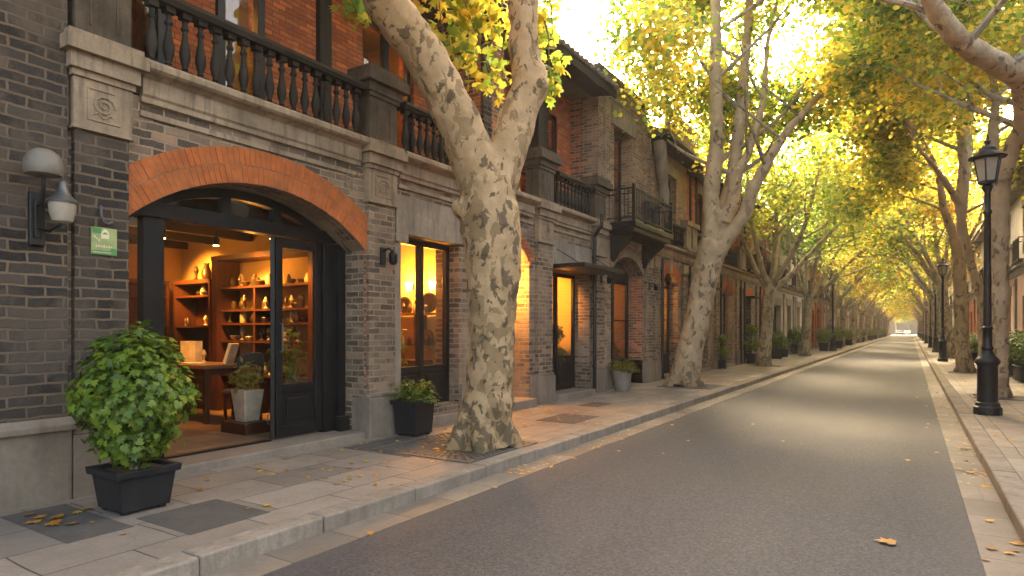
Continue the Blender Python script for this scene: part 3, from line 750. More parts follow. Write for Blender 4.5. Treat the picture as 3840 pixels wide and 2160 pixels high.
# thin flat awning with its brackets
aw = MB().prof_x([(11.62, 2.80), (13.75, 2.80), (13.75, 2.89), (11.62, 2.89)], XF+0.05, XF+0.78).build('awning', M['black_iron'], A, bevel=0.006)
for q in (11.8, 13.52): MB().tube([(XF, q, 3.25), (XF+0.6, q, 2.88)], 0.010, 6).build('bracket', M['black_iron'], aw)
# lamps under the awning etc.
# balcony slab and balustrades
MB().box(-7.6, XF-0.003, 2.7, 13.95, 3.82, 4.10).build('balcony_floor', M['stone_dark'], A)
balustrade(A, XF+0.05, 3.26, 6.14, 4.12, 4.86)
balustrade(A, XF+0.05, 6.95, 9.15, 4.12, 4.86)
balustrade(A, XF+0.05, 11.72, 13.44, 4.12, 4.86, step=0.17)

# upper floor: recessed red wall, projecting brick block, recessed loggia
XU = -7.55
ops = [(3.30, 4.15, 4.10, 6.6, 0), (4.78, 5.50, 4.10, 6.7, 0), (7.35, 8.60, 4.10, 6.7, 0)]
b = MB(); wall_open(b, XU, XU-0.35, 2.62, 9.22, 4.10, 7.3, ops); b.build('upper_wall', M['brick_red'], A)
MB().box(XU-0.30, XU+0.10, 6.40, 6.62, 4.10, 7.3).build('corner_post', M['dark_wood'], A, bevel=0.01)
for y0, y1 in ((3.31, 4.14), (4.79, 5.49)):
    window(A, XU-0.02, y0, y1, 4.12, 6.6, mull=0, fw=0.11, fd=0.12, glass=M['glass_dark'], name='upper_window')
window(A, XU-0.12, 7.36, 8.59, 4.12, 6.68, mull=1, fw=0.09, fd=0.1, glass=M['glass_dark'], name='upper_window')
b = MB(); b.box(-7.56, -6.46, 9.22, 9.90, 4.10, 7.28); b.build('upper_wall', M['brick_mix'], A)
MB().box(-6.50, -6.44, 9.20, 9.46, 4.10, 7.28).build('quoin', M['brick_dark'], A)
b = MB(); wall_open(b, -7.15, -7.45, 9.90, 13.97, 4.10, 7.2, [(10.0, 10.75, 4.1, 6.6, 0), (11.3, 12.15, 4.1, 6.6, 0), (12.75, 13.3, 4.1, 6.6, 0)]); b.build('upper_wall', M['brick_red'], A)
for y0, y1 in ((10.0, 10.75), (11.3, 12.15), (12.75, 13.3)):
    window(A, -7.22, y0+0.01, y1-0.01, 4.12, 6.59, mull=0, fw=0.08, fd=0.1, bars=2, glass=M['glass_dark'], name='upper_window')
MB().box(-7.2, -6.9, 12.2, 12.42, 4.10, 7.1).box(-6.62, -6.42, 11.15, 11.35, 5.16, 7.0).build('post', M['dark_wood'], A, bevel=0.01)
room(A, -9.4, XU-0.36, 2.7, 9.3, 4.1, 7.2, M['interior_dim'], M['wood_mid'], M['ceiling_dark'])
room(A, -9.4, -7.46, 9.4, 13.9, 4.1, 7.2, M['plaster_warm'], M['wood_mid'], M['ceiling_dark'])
lamp_light(-8.4, 7.9, 6.2, 9); lamp_light(-8.4, 11.8, 6.0, 8); lamp_light(-8.6, 4.6, 6.2, 6)
cu = MB(); k = 0
for k in range(16): cu.tube([(-8.0+0.03*(k % 2), 3.2+k*0.075, 4.12), (-8.0+0.03*(k % 2), 3.2+k*0.075, 6.4)], 0.045, 8)
cu.build('curtain', M['curtain'], A); lamp_light(-7.75, 3.75, 6.75, 9)  # point light added to brighten the drape, no lamp stands there
# roof with deep eave, fascia and tile ridges
MB().add([(-5.95, 2.4, 7.08), (-5.95, 13.95, 7.08), (-7.6, 13.95, 7.36), (-7.6, 2.4, 7.36), (-5.95, 2.4, 7.14), (-5.95, 13.95, 7.14), (-7.6, 13.95, 7.42), (-7.6, 2.4, 7.42)],
         [(0,1,2,3),(7,6,5,4),(0,4,5,1),(1,5,6,2),(2,6,7,3),(3,7,4,0)]).build('eave', M['dark_wood'], A)
MB().box(-5.95, -5.90, 2.4, 13.95, 7.0, 7.17).build('fascia', M['dark_wood'], A)
rf = MB().add([(-5.85, 2.4, 7.18), (-5.85, 13.95, 7.18), (-9.4, 13.95, 8.75), (-9.4, 2.4, 8.75), (-12.6, 13.95, 7.2), (-12.6, 2.4, 7.2)], [(0, 1, 2, 3), (3, 2, 4, 5), (5, 4, 1, 0), (0, 3, 5), (1, 4, 2)])
y = 2.5
while y < 13.9:
    rf.tube([(-5.82, y, 7.22), (-9.4, y, 8.80)], 0.055, 6); y += 0.21
rf.build('roof', M['roof_tile'], A)
MB().box(-12.5, -9.46, 2.7, 2.9, 0, 7.2).box(-12.5, -9.46, 13.75, 13.95, 0, 7.2).box(-12.6, -12.45, 2.7, 13.95, 0, 7.2).build('rear_wall', M['brick_grey'], A)
# downpipe beside the fourth pilaster
MB().tube([(XF+0.12, 13.53, 0.05), (XF+0.12, 13.53, 3.7), (XF+0.3, 13.53, 3.95), (XF+0.3, 13.53, 4.2)], 0.045, 8).build('downpipe', M['black_iron'], A)
MB().tube([(XF+0.02, 3.16, 0.1), (XF+0.02, 3.16, 0.2)], 0.02, 6).build('cable', M['black_iron'], A)

# interiors of the ground floor shops
room(A, -12.0, XF-0.54, 2.95, 6.90, 0.10, 3.22)
room(A, -8.9, XF-0.52, 6.98, 8.64, 0.14, 3.22)
room(A, -9.2, XF-0.92, 8.72, 10.85, 0.16, 3.1)
room(A, -9.0, XF-0.52, 11.2, 13.7, 0.12, 3.1)
bm = MB()
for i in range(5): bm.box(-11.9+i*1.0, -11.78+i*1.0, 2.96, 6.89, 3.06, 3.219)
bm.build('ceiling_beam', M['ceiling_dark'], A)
# ------------------------------------------------------------------ house with the iron balcony
B = root('brick_house', (-8, 15.7, 0), 'narrow grey brick house with a black iron balcony over its doorway', 'house')
b = MB(); wall_open(b, XF, XF-0.5, 13.97, 17.35, -0.05, 4.10, [(14.75, 16.95, -0.05, 3.02, 0.42)]); b.build('wall', M['brick_brown'], B)
arch_ring(B, XF+0.03, XF-0.4, 15.85, 1.10, 3.02, 0.42, 0.22, 1, 26, mat=M['stone'])
b = MB(); wall_open(b, XF, XF-0.4, 13.97, 17.35, 4.10, 7.80, [(14.95, 16.15, 4.12, 6.70, 0)])
b.build('upper_wall', M['brick_brown'], B)
MB().box(-7.2, XF-0.41, 13.975, 14.2, 4.10, 7.75).build('side_wall', M['brick_mix'], B)
MB().box(-12.5, -7.2, 13.98, 14.2, 0, 7.75).box(-12.5, XF-0.5, 17.1, 17.35, 0, 7.75).box(-12.6, -12.4, 13.98, 17.35, 0, 7.75).build('rear_wall', M['brick_mix'], B)
MB().box(-12.6, XF+0.06, 13.96, 17.36, 7.80, 7.98).build('roof', M['stone_dark'], B, bevel=0.02)
MB().box(XF-0.3, XF+0.05, 14.75, 16.40, 6.72, 7.30).box(XF-0.3, XF+0.08, 14.6, 16.55, 7.30, 7.36).build('lintel', M['stone_pale'], B, bevel=0.008)
MB().box(XF-0.395, XF-0.002, 16.152, 16.165, 4.12, 6.7).build('jamb', M['brick_red'], B)
window(B, XF-0.33, 14.96, 16.14, 4.13, 6.69, mull=1, bars=2, fw=0.07, glass=M['glass_dark'], name='upper_window')
window(B, XF-0.45, 14.77, 16.93, -0.02, 2.85, mull=1, fw=0.09, panel=0.7, bars=1, name='door', glass=M['glass_dark'])
MB().box(XF-0.48, XF-0.42, 14.76, 16.94, 2.86, 3.40).build('fanlight_board', M['dark_wood'], B)
MB().box(XF-0.399, XF-0.003, 16.94, 16.952, 0.7, 3.0).build('jamb', M['brick_mix'], B)
for q in ((XF-0.45, XF+0.06, 16.95, 17.05, -0.05, 0.66), (XF-0.3, XF+0.06, 14.22, 14.74, -0.05, 0.62)): MB().box(*q).build('plinth', M['plinth'], B, bevel=0.012)
room(B, -8.6, XF-0.51, 14.3, 17.05, 0.0, 3.6, M['plaster_warm'])
room(B, -8.6, XF-0.41, 14.3, 17.05, 4.1, 7.5, M['interior_dim'], M['wood_mid'])
lamp_light(-7.9, 15.6, 2.6, 9); lamp_light(-7.8, 15.6, 6.3, 6)
MB().box(XF+0.0, XF+0.06, 14.3, 14.36, 3.3, 7.7).build('corner_strip', M['stone'], B)
pier(B, 17.06, 17.62, -6.33, 3.80, 4.15, 5.14, brick='brick_grey')
# iron balcony: slab, brackets, rail, bars
bal = MB().box(XF, -5.62, 14.42, 17.30, 4.02, 4.16).box(XF, -5.68, 14.48, 17.24, 3.90, 4.018).build('balcony', M['black_iron'], B, bevel=0.012)
for y in (14.75, 16.95):
    MB().prof_y([(XF, 3.88), (XF, 3.25), (XF+0.08, 3.22), (XF+0.22, 3.45), (XF+0.62, 3.80), (XF+0.62, 3.88)], y-0.05, y+0.05).build('bracket', M['dark_wood'], bal, bevel=0.01)
rl = MB(); zt = 4.98
rl.box(-5.70, -5.65, 14.44, 17.28, zt-0.04, zt); rl.box(-5.70, -5.65, 14.44, 17.28, 4.24, 4.27)
rl.box(-5.69, -5.66, 14.44, 17.28, zt-0.16, zt-0.135)
for y in (14.44, 17.24):
    rl.box(XF, -5.70, y, y+0.04, zt-0.04, zt); rl.box(XF, -5.70, y, y+0.03, 4.24, 4.27); rl.box(XF, -5.70, y, y+0.03, zt-0.16, zt-0.135)
    rl.box(-5.71, -5.64, y-0.015, y+0.055, 4.16, zt+0.07)
y = 14.54; i = 0
while y < 17.22:
    rl.tube([(-5.675, y, 4.26), (-5.675, y, zt-0.03)], 0.011, 6)
    if i % 2 == 0: rl.tube([(-5.675, y+0.03+0.028*math.cos(k*0.7), 4.42+0.05*math.sin(k*0.7)) for k in range(9)], 0.006, 5)
    y += 0.105; i += 1
x = XF+0.08
while x < -5.75:
    for yy in (14.46, 17.26): rl.tube([(x, yy, 4.26), (x, yy, zt-0.03)], 0.011, 6)
    x += 0.10
rl.build('railing', M['black_iron'], bal)

# ------------------------------------------------------------------ generic row houses
def row_house(side, y0, y1, label, lower='brick_grey', upper='brick_red', bays=('arch', 'door'), eave=7.1, zc=3.74, xf=None, up='brick', iron=False, detail=2, parapet=False, group=None, name='row_house', depth=5.5, lit=None, cat='house', trim='stone', far_roof=True):
    s = -side                       # direction from the front to the street: +1 on the left side
    xf = (XF if side < 0 else 3.75) if xf is None else xf
    X = lambda d: xf - s*d          # d metres into the house
    o = root(name, (X(2), (y0+y1)/2, 0), label, cat, group)
    nb = len(bays); bw = (y1-y0)/nb
    ops = []; ups = []
    for i, k in enumerate(bays):
        a = y0+i*bw; c = a+bw/2
        if k == 'arch': ops.append((c-0.8, c+0.8, -0.05, 2.95, 0.38))
        elif k == 'door': ops.append((c-0.75, c+0.75, -0.05, 3.0, 0))
        elif k == 'shop': ops.append((c-1.25, c+1.25, -0.05, 2.9, 0))
        elif k == 'window': ops.append((c-0.65, c+0.65, 0.9, 2.85, 0))
        ups.append((c-0.6, c+0.6, 4.15 if detail > 1 else 4.5, 6.35, 0))
    b = MB(); wall_open(b, X(0), X(0.45), y0, y1, -0.05, zc+0.4, ops); b.build('wall', M[lower], o)
    b = MB(); wall_open(b, X(0), X(0.35), y0, y1, zc+0.4, eave, ups); b.build('upper_wall', M[upper], o)
    MB().box(X(depth), X(0.46), y0, y0+0.15, 0, eave-0.003).box(X(depth), X(0.46), y1-0.15, y1, 0, eave-0.003).box(X(depth), X(depth-0.15), y0+0.15, y1-0.15, 0, eave-0.003).build('rear_wall', M[upper], o)
    MB().box(X(0.46), X(depth-0.15), y0+0.15, y1-0.15, 3.7, 3.8).build('floor', M['wood_mid'], o)
    MB().box(X(2.4), X(2.46), y0+0.15, y1-0.15, 0, 3.7).box(X(2.4), X(2.46), y0+0.15, y1-0.15, 3.8, eave-0.1).build('interior_wall', M['interior_dim'], o)
    if detail > 0:
        for i, k in enumerate(bays):
            ya, yb, za, zb, rise = ops[i]
            if k in ('door', 'shop', 'arch'):
                window(o, X(0.32), ya+0.01, yb-0.01, 0.02, zb-0.02, rise*0.98 if k == 'arch' else 0, mull=1, fw=0.07, panel=0.7, name='door', glass=M['glass_dark'], bars=1 if k == 'arch' else 0)
                MB().box(X(0.44), X(-0.14), ya+0.005, yb-0.005, -0.05, 0.10).build('step', M['step'], o, bevel=0.012)
            else:
                window(o, X(0.25), ya+0.01, yb-0.01, za, zb-0.01, 0, mull=1, bars=1, glass=M['glass_dark'])
            if k == 'arch':
                arch_ring(o, X(-0.03), X(0.4), (ya+yb)/2, (yb-ya)/2, zb, rise, 0.34, 2 if detail > 1 else 1, 30, sgn=s)
                MB().box(X(-0.06), X(0.2), (ya+yb)/2-0.10, (ya+yb)/2+0.10, zb+rise-0.02, zb+rise+0.42).build('keystone', M['stone_pale'], o, bevel=0.01)
            elif k in ('door', 'shop'):
                MB().box(X(-0.04), X(0.3), ya-0.18, yb+0.18, zb+0.003, zb+0.42).build('lintel', M['arch_brick' if k == 'door' and lower.startswith('brick') else 'stone_pale'], o, bevel=0.01)
                if detail > 1 and k == 'door':
                    MB().box(X(-0.5), X(-0.045), ya-0.1, yb+0.1, zb-0.02, zb+0.03).build('awning', M['dark_wood'], o)
            u = ups[i]
            window(o, X(0.22), u[0]+0.01, u[1]-0.01, u[2], u[3]-0.01, 0, mull=1, bars=1, glass=M['glass_dark'], name='upper_window')
            MB().box(X(-0.04), X(0.2), u[0]-0.12, u[1]+0.12, u[3]+0.003, u[3]+0.3).build('lintel', M['stone_pale'], o, bevel=0.01)
            if detail > 1 and not iron:
                balustrade(o, X(-0.08), y0+i*bw+0.42, y0+(i+1)*bw-0.42, zc+0.40, zc+1.12, step=0.2)
            elif detail > 0:
                r = MB(); c = (u[0]+u[1])/2
                r.box(X(-0.30), X(-0.27), c-0.85, c+0.85, zc+1.28, zc+1.32).box(X(-0.30), X(-0.27), c-0.85, c+0.85, zc+0.46, zc+0.49)
                for q in (c-0.85, c+0.82): r.box(X(-0.27), X(0), q, q+0.03, zc+1.28, zc+1.32).box(X(-0.27), X(0), q, q+0.03, zc+0.46, zc+0.49)
                for m in range(14):
                    q = c-0.84+m*0.129; r.box(X(-0.295), X(-0.275), q-0.009, q+0.009, zc+0.49, zc+1.28)
                r.box(X(-0.32), X(0), c-0.9, c+0.9, zc+0.395, zc+0.455)
                r.build('railing', M['black_iron'], o)
        for i in range(nb+1):
            yc = min(max(y0+i*bw, y0+0.35), y1-0.35)
            MB().box(X(0.1), X(-0.07), yc-0.22, yc+0.22, 0.62, zc-0.1).build('pilaster', M[lower if lower.startswith('brick') else trim], o)
            MB().box(X(0.1), X(-0.12), yc-0.255, yc+0.255, -0.05, 0.615).build('plinth', M['plinth'], o, bevel=0.012)
            MB().box(X(0.1), X(-0.11), yc-0.25, yc+0.25, zc-0.4, zc-0.098).build('capital', M['stone' if lower.startswith('brick') else trim], o, bevel=0.01)
            MB().box(X(0.1), X(-0.25), yc-0.3, yc+0.3, zc+0.382, zc+0.46).box(X(0.1), X(-0.19), yc-0.26, yc+0.26, zc+0.46, zc+1.2).box(X(0.1), X(-0.26), yc-0.33, yc+0.33, zc+1.2, zc+1.36).build('pedestal', M['stone' if lower.startswith('brick') else trim], o, bevel=0.01)
            if detail > 1:
                MB().tube([(X(-0.13), yc+0.30, 0.05), (X(-0.13), yc+0.30, zc-0.1)], 0.045, 8).build('downpipe', M['black_iron'], o); MB().tube([(X(-0.13), yc+0.34, zc+0.5), (X(-0.13), yc+0.34, eave-0.1)], 0.045, 8).build('downpipe', M['black_iron'], o)
    cornice(o, X(0), y0+0.003, y1-0.003, zc, zc+0.38, s, mat=M[trim], proj=0.20)
    # eave and roof
    P = [(X(-0.55), eave+0.02), (X(-0.55), eave+0.16), (X(-0.3), eave+0.24), (X(depth/2), eave+1.5), (X(depth), eave+0.2), (X(depth), eave)]
    MB().prof_y(P if s < 0 else P[::-1], y0, y1).build('roof', M['roof_tile'], o)
    MB().box(X(-0.45), X(-0.002), y0+0.01, y1-0.01, eave-0.14, eave+0.018).build('eave', M['dark_wood' if lower.startswith('brick') else trim], o)
    if parapet:
        balustrade(o, X(-0.42), y0+0.1, y1-0.1, eave+0.2, eave+0.85, step=0.22, mat=M['stone'])
    if lit:
        for (yy, p) in lit: lamp_light(X(1.5), yy, 2.5, p)
    return o

LH = [
 (17.63, 21.1, 'narrow brick house with one orange arched door and a parapet balustrade over its eave', dict(bays=('arch',), lower='brick_grey', upper='brick_brown', parapet=True, lit=[(19.3, 30)])),
 (21.1, 28.6, 'brick house of two bays just beyond the leaning second tree, dark awning door first', dict(bays=('door', 'arch'), lower='brick_brown', upper='brick_red', eave=6.9, lit=[(26.8, 9)])),
 (28.6, 36.2, 'brick house of two bays behind the third tree on the left pavement', dict(bays=('door', 'arch'), lower='brick_grey', upper='brick_mix', iron=True, eave=7.2)),
 (36.2, 44.2, 'pale grey plastered house of two bays behind the fourth tree on the left', dict(bays=('shop', 'door'), lower='plaster_grey', upper='plaster_pale', iron=True, detail=1, trim='stone_pale')),
 (44.2, 51.5, 'pale plastered house beside the lone lamp post on the left pavement', dict(bays=('door', 'shop'), lower='plaster_pale', upper='plaster_grey', iron=True, detail=1, trim='stone_pale')),
 (51.5, 58.5, 'red brick house just past the lone lamp post on the left pavement', dict(bays=('door', 'arch'), lower='brick_red', upper='brick_red', iron=True, detail=1)),
 (58.5, 66.0, 'pink and white plastered house past the red brick one on the left side', dict(bays=('arch', 'door'), lower='plaster_pink', upper='plaster_pale', iron=True, detail=1, trim='stone_pale', eave=7.4)),
]
for k, (y0, y1, lab, kw) in enumerate(LH):
    o = row_house(-1, y0, y1, lab, **kw)
    if k == 0:      # curved stucco bracket sweeping down from the eave
        P = [(-6.18, 17.75, 7.0), (-6.16, 17.80, 6.6), (-6.20, 18.0, 6.2), (-6.26, 18.3, 5.85), (-6.28, 18.42, 5.6), (-6.28, 18.44, 5.2), (-6.30, 18.44, 4.7)]
        MB().tube(P, [0.20, 0.19, 0.17, 0.15, 0.17, 0.14, 0.13], 10).build('eave_bracket', M['stone_pale'], o, smooth=True)
far_l = [(66, 76, 'plaster_ochre'), (76, 88, 'plaster_pale'), (88, 100, 'brick_brown'), (100, 114, 'plaster_ochre'), (114, 130, 'plaster_pink'), (130, 148, 'plaster_ochre'), (148, 170, 'plaster_pale'), (170, 196, 'plaster_pink')]
nth = ['first', 'second', 'third', 'fourth', 'fifth', 'sixth', 'seventh', 'eighth']
cn = {'plaster_ochre': 'ochre plastered', 'plaster_pale': 'pale plastered', 'brick_brown': 'brown brick', 'plaster_pink': 'pink plastered'}
for i, (y0, y1, m) in enumerate(far_l):
    row_house(-1, y0, y1, '%s house far down the left side, %s beyond the pink and white house' % (cn[m], nth[i]), lower=m, upper=m, bays=('door', 'shop', 'door')[:2 + (y1-y0 > 12)],
              detail=1 if y0 < 90 else 0, iron=True, group='far houses on the left side of the street', trim='stone_pale')
RH = [(7.5, 20, 'brick_red', 'plaster_pale'), (20, 29, 'plaster_pale', 'plaster_pink'), (29, 38.5, 'plaster_pink', 'plaster_pale'), (38.5, 48, 'plaster_pale', 'brick_red'), (48, 60, 'brick_red', 'plaster_pale'), (60, 76, 'plaster_pink', 'plaster_pink'), (76, 96, 'plaster_pale', 'plaster_pale'), (96, 124, 'plaster_ochre', 'plaster_pale'), (124, 160, 'plaster_pink', 'plaster_pale'), (160, 200, 'plaster_pale', 'plaster_pale')]  # first house lies out of view, added for what the glass reflects
rl_lab = ['red brick and plaster house nearest on the right side, behind the first lamp post', 'cream plastered house at the right edge of the picture with green shutters', 'pink plastered house on the right side behind the big planters', 'cream and brick house on the right side beyond the pink one',
          'red brick house on the right side near the third lamp post', 'pink plastered house far along the right side past the red brick one', 'pale house far along the right side, second past the red brick one', 'ochre house far along the right side, third past the red brick one', 'pink house far along the right side, fourth past the red brick one', 'last pale house at the far end of the right side']
for i, (y0, y1, lo, upm) in enumerate(RH):
    nb = max(2, int((y1-y0)/4.4)) if y1 < 70 else 3
    bays = [('door', 'shop', 'window')[(k+i) % 3] for k in range(nb)]
    row_house(1, y0, y1, rl_lab[i], lower=lo, upper=upm, bays=bays, detail=1 if y0 < 90 else 0, iron=True, trim='stone_pale', group='houses along the right side of the street')

# ------------------------------------------------------------------ wall lamp, plaque, hook
wl = root('wall_lamp', (-6.33, 2.36, 2.3), 'wall lamp with a milky glass globe above a small metal lantern on dark brick', 'lamp')
MB().box(-6.33, -6.29, 2.30, 2.42, 2.22, 2.68).box(-6.29, -6.27, 2.33, 2.39, 2.28, 2.62).build('backplate', M['black_iron'], wl, bevel=0.01)
MB().tube([(-6.28, 2.36, 2.36), (-6.16, 2.40, 2.34), (-6.06, 2.44, 2.40), (-6.08, 2.46, 2.48)], 0.016, 8).tube([(-6.28, 2.36, 2.56), (-6.18, 2.35, 2.56), (-6.10, 2.33, 2.66), (-6.10, 2.33, 2.80)], 0.015, 8).build('bracket', M['black_iron'], wl, smooth=True)
MB().lathe([(0.02, -0.095), (0.095, -0.098), (0.128, -0.088), (0.142, -0.05), (0.138, 0.02), (0.112, 0.085), (0.06, 0.122), (0.005, 0.132)], -6.10, 2.33, 2.88, 22).build('globe', M['globe'], wl, smooth=True)
MB().lathe([(0.035, -0.12), (0.075, -0.10), (0.098, -0.02), (0.102, 0.06)], -6.08, 2.46, 2.52, 20).build('lantern_glass', M['lamp_glass'], wl, smooth=True)
MB().lathe([(0.115, 0.055), (0.118, 0.068), (0.085, 0.10), (0.05, 0.14), (0.032, 0.20), (0.03, 0.235), (0.012, 0.25)], -6.08, 2.46, 2.52, 20).build('lantern_cap', M['grey_metal'], wl, smooth=True)
MB().lathe([(0.012, -0.155), (0.022, -0.14), (0.036, -0.12)], -6.08, 2.46, 2.52, 12).build('finial', M['grey_metal'], wl, smooth=True)

pq = root('wall_plaque', (-6.325, 2.90, 2.32), 'small green enamel plaque with a pale emblem on the brick pilaster', 'sign')
px = -6.328
MB().box(px, px+0.018, 2.785, 3.005, 2.195, 2.445).build('plate', M['sign_pale'], pq, bevel=0.004)
MB().box(px+0.018, px+0.0195, 2.79, 2.87, 2.39, 2.44).box(px+0.018, px+0.0195, 2.79, 3.0, 2.20, 2.235).box(px+0.018, px+0.0195, 2.95, 3.0, 2.235, 2.26).build('band', M['sign_green'], pq)
em = MB(); xs = px+0.020
prof = [(2.865, 2.345), (2.865, 2.385), (2.872, 2.41), (2.887, 2.428), (2.90, 2.433), (2.915, 2.428), (2.928, 2.41), (2.935, 2.385), (2.935, 2.345)]
em.add([(xs, y, z) for y, z in prof], [tuple(range(len(prof)))]); em.build('emblem', M['sign_cream'], pq); em = MB()
for k in range(7): em.add([(xs, 2.82+k*0.021, 2.262), (xs, 2.835+k*0.021, 2.262), (xs, 2.835+k*0.021, 2.280+0.006*(k % 2)), (xs, 2.82+k*0.021, 2.282)], [(0, 1, 2, 3)])
for k in range(3): em.add([(xs, 2.805+k*0.018, 2.35-k*0.014), (xs, 2.82+k*0.018, 2.345-k*0.014), (xs, 2.82+k*0.018, 2.365-k*0.016), (xs, 2.805+k*0.018, 2.37-k*0.016)], [(0, 1, 2, 3)])
em.build('lettering', M['sign_cream'], pq); em = MB()
for k in range(12): em.add([(xs, 2.80+k*0.013, 2.212), (xs, 2.808+k*0.013, 2.212), (xs, 2.808+k*0.013, 2.222), (xs, 2.80+k*0.013, 2.222)], [(0, 1, 2, 3)])
em.build('lettering', M['sign_cream'], pq)
MB().box(xs+0.0005, xs+0.001, 2.878, 2.922, 2.385, 2.394).box(xs+0.0005, xs+0.001, 2.888, 2.912, 2.394, 2.403).build('emblem', M['sign_green'], pq)
hk = tag(MB().tube([(-6.34, 2.86, 2.64), (-6.30, 2.86, 2.64), (-6.295, 2.86, 2.56), (-6.295, 2.88, 2.50), (-6.295, 2.92, 2.485), (-6.295, 2.96, 2.505)], 0.012, 8).build('wall_hook', M['grey_metal'], smooth=True),
         'bent metal hook on the brick pilaster just above the green plaque', 'hook')
for yy, zz, lab in ((6.54, 2.55, 'black wall bracket with a small bulb on the second pilaster'), (14.0, 2.75, 'black wall bracket lamp on the pilaster before the iron balcony'), (17.3, 2.75, 'black wall bracket lamp on the pilaster past the iron balcony')):
    l = root('bracket_lamp', (-6.3, yy, zz), lab, 'lamp', 'small bracket lamps on the pilasters')
    MB().box(-6.332, -6.30, yy-0.05, yy+0.05, zz-0.12, zz+0.12).build('backplate', M['black_iron'], l, bevel=0.006)
    MB().tube([(-6.31, yy, zz+0.06), (-6.2, yy, zz+0.10), (-6.12, yy, zz+0.04)], 0.014, 8).build('arm', M['black_iron'], l)
    MB().lathe([(0.03, -0.14), (0.06, -0.10), (0.06, 0.0), (0.075, 0.0), (0.02, 0.07)], -6.12, yy, zz, 12).build('shade', M['black_iron'], l, smooth=True)
# ------------------------------------------------------------------ trees: measured limbs as (point, radius)
T1_trunk=[((-4.68,6.69,0.02),0.459),((-4.68,6.68,0.13),0.387),((-4.65,6.7,0.37),0.345),((-4.62,6.72,0.73),0.314),((-4.59,6.74,1.14),0.304),((-4.58,6.75,1.65),0.314),((-4.58,6.75,2.17),0.345),((-4.59,6.74,2.69),0.387),((-4.62,6.72,3.1),0.392),((-4.63,6.66,3.45),0.333)]
T1_left=[((-4.63,6.72,3.1),0.309),((-4.7,6.61,3.5),0.307),((-4.81,6.42,3.98),0.283),((-4.93,6.17,4.48),0.268),((-5.06,5.91,4.91),0.263),((-5.17,5.66,5.18),0.258),((-5.24,5.44,5.38),0.248),((-5.27,5.18,5.69),0.228),((-5.35,4.89,6.15),0.199),((-5.42,4.62,6.7),0.163)]
T1_right=[((-4.58,6.75,3.1),0.258),((-4.51,6.85,3.57),0.249),((-4.44,7.01,4.07),0.257),((-4.37,7.18,4.53),0.239),((-4.32,7.27,4.79),0.246),((-4.4,7.27,5.16),0.21),((-4.43,7.26,5.64),0.204),((-4.46,7.3,6.1),0.2),((-4.5,7.33,6.78),0.18),((-4.47,7.47,7.61),0.154)]
T1_knob=[((-4.27,7.24,4.71),0.159),((-4.12,7.22,4.74),0.126),((-4.04,7.21,4.75),0.078)]
T1_knob2=[((-4.81,6.54,3.04),0.154),((-4.84,6.4,3.03),0.142),((-4.86,6.33,3.01),0.085)]
T2_trunk=[((-5.15,16.75,-0.02),0.47),((-5.12,16.77,0.16),0.396),((-5.05,16.81,0.75),0.353),((-4.93,16.89,1.39),0.331),((-4.82,16.96,2.03),0.321),((-4.71,17.03,2.68),0.331),((-4.59,17.1,3.32),0.363),((-4.46,17.18,3.85),0.385)]
T2_a=[((-4.52,17.14,3.42),0.278),((-4.52,17.14,4.39),0.246),((-4.54,17.13,5.13),0.224),((-4.47,17.18,5.88),0.224),((-4.41,17.22,6.63),0.182),((-4.43,17.21,8.23),0.16),((-4.43,17.2,9.52),0.144),((-4.42,17.21,11.01),0.128),((-4.45,17.07,12.44),0.096)]
T2_b=[((-4.39,17.23,3.53),0.257),((-4.29,17.53,4.64),0.216),((-4.13,17.75,5.63),0.196),((-4.06,17.91,6.42),0.175),((-3.99,18.08,7.55),0.154),((-3.9,18.25,9.03),0.133),((-3.83,18.42,10.41),0.122),((-3.74,18.47,12.08),0.1)]
T2_c=[((-4.41,17.1,3.52),0.244),((-4.0,17.12,4.07),0.189),((-3.65,17.11,4.56),0.166),((-3.45,17.0,5.09),0.164),((-3.13,16.96,5.65),0.132),((-2.75,16.97,6.3),0.11),((-2.34,16.99,6.78),0.089),((-1.86,17.06,7.3),0.068),((-1.3,17.06,7.9),0.053)]
T2_d=[((-4.25,17.32,4.39),0.192),((-4.0,17.36,5.01),0.191),((-3.96,17.38,5.64),0.181),((-3.69,17.56,6.18),0.106),((-3.35,17.89,7.7),0.08),((-3.28,18.05,9.13),0.065),((-3.03,18.33,10.69),0.049)]
R1_trunk=[((1.67,17.58,-0.02),0.212),((1.67,17.58,0.13),0.184),((1.67,17.58,0.53),0.164),((1.67,17.58,1.32),0.160),((1.67,17.58,2.65),0.164),((1.66,17.52,3.7),0.170),((1.65,17.39,4.56),0.183),((1.66,17.16,5.11),0.180)]
R1_arch=[((1.66,17.28,4.79),0.199),((1.82,17.02,5.36),0.17),((1.95,16.63,5.69),0.173),((1.94,16.16,6.04),0.199),((1.83,15.61,6.36),0.231),((1.48,15.04,6.47),0.211),((1.17,14.48,6.52),0.198),((0.84,13.91,6.61),0.179),((0.61,13.41,6.72),0.164),((0.42,13.06,6.9),0.154),((0.29,12.74,7.06),0.144),((0.1,12.26,7.36),0.124),((-0.17,11.74,7.83),0.095)]
R1_up=[((1.9,16.01,6.16),0.182),((1.96,15.81,6.79),0.156),((2.01,15.73,7.6),0.139),((2.03,15.62,8.62),0.107)]
R1_left=[((1.63,17.38,4.64),0.157),((1.56,17.57,5.13),0.133),((1.57,17.93,5.93),0.109),((1.65,18.22,6.73),0.083),((1.56,18.4,7.73),0.06)]
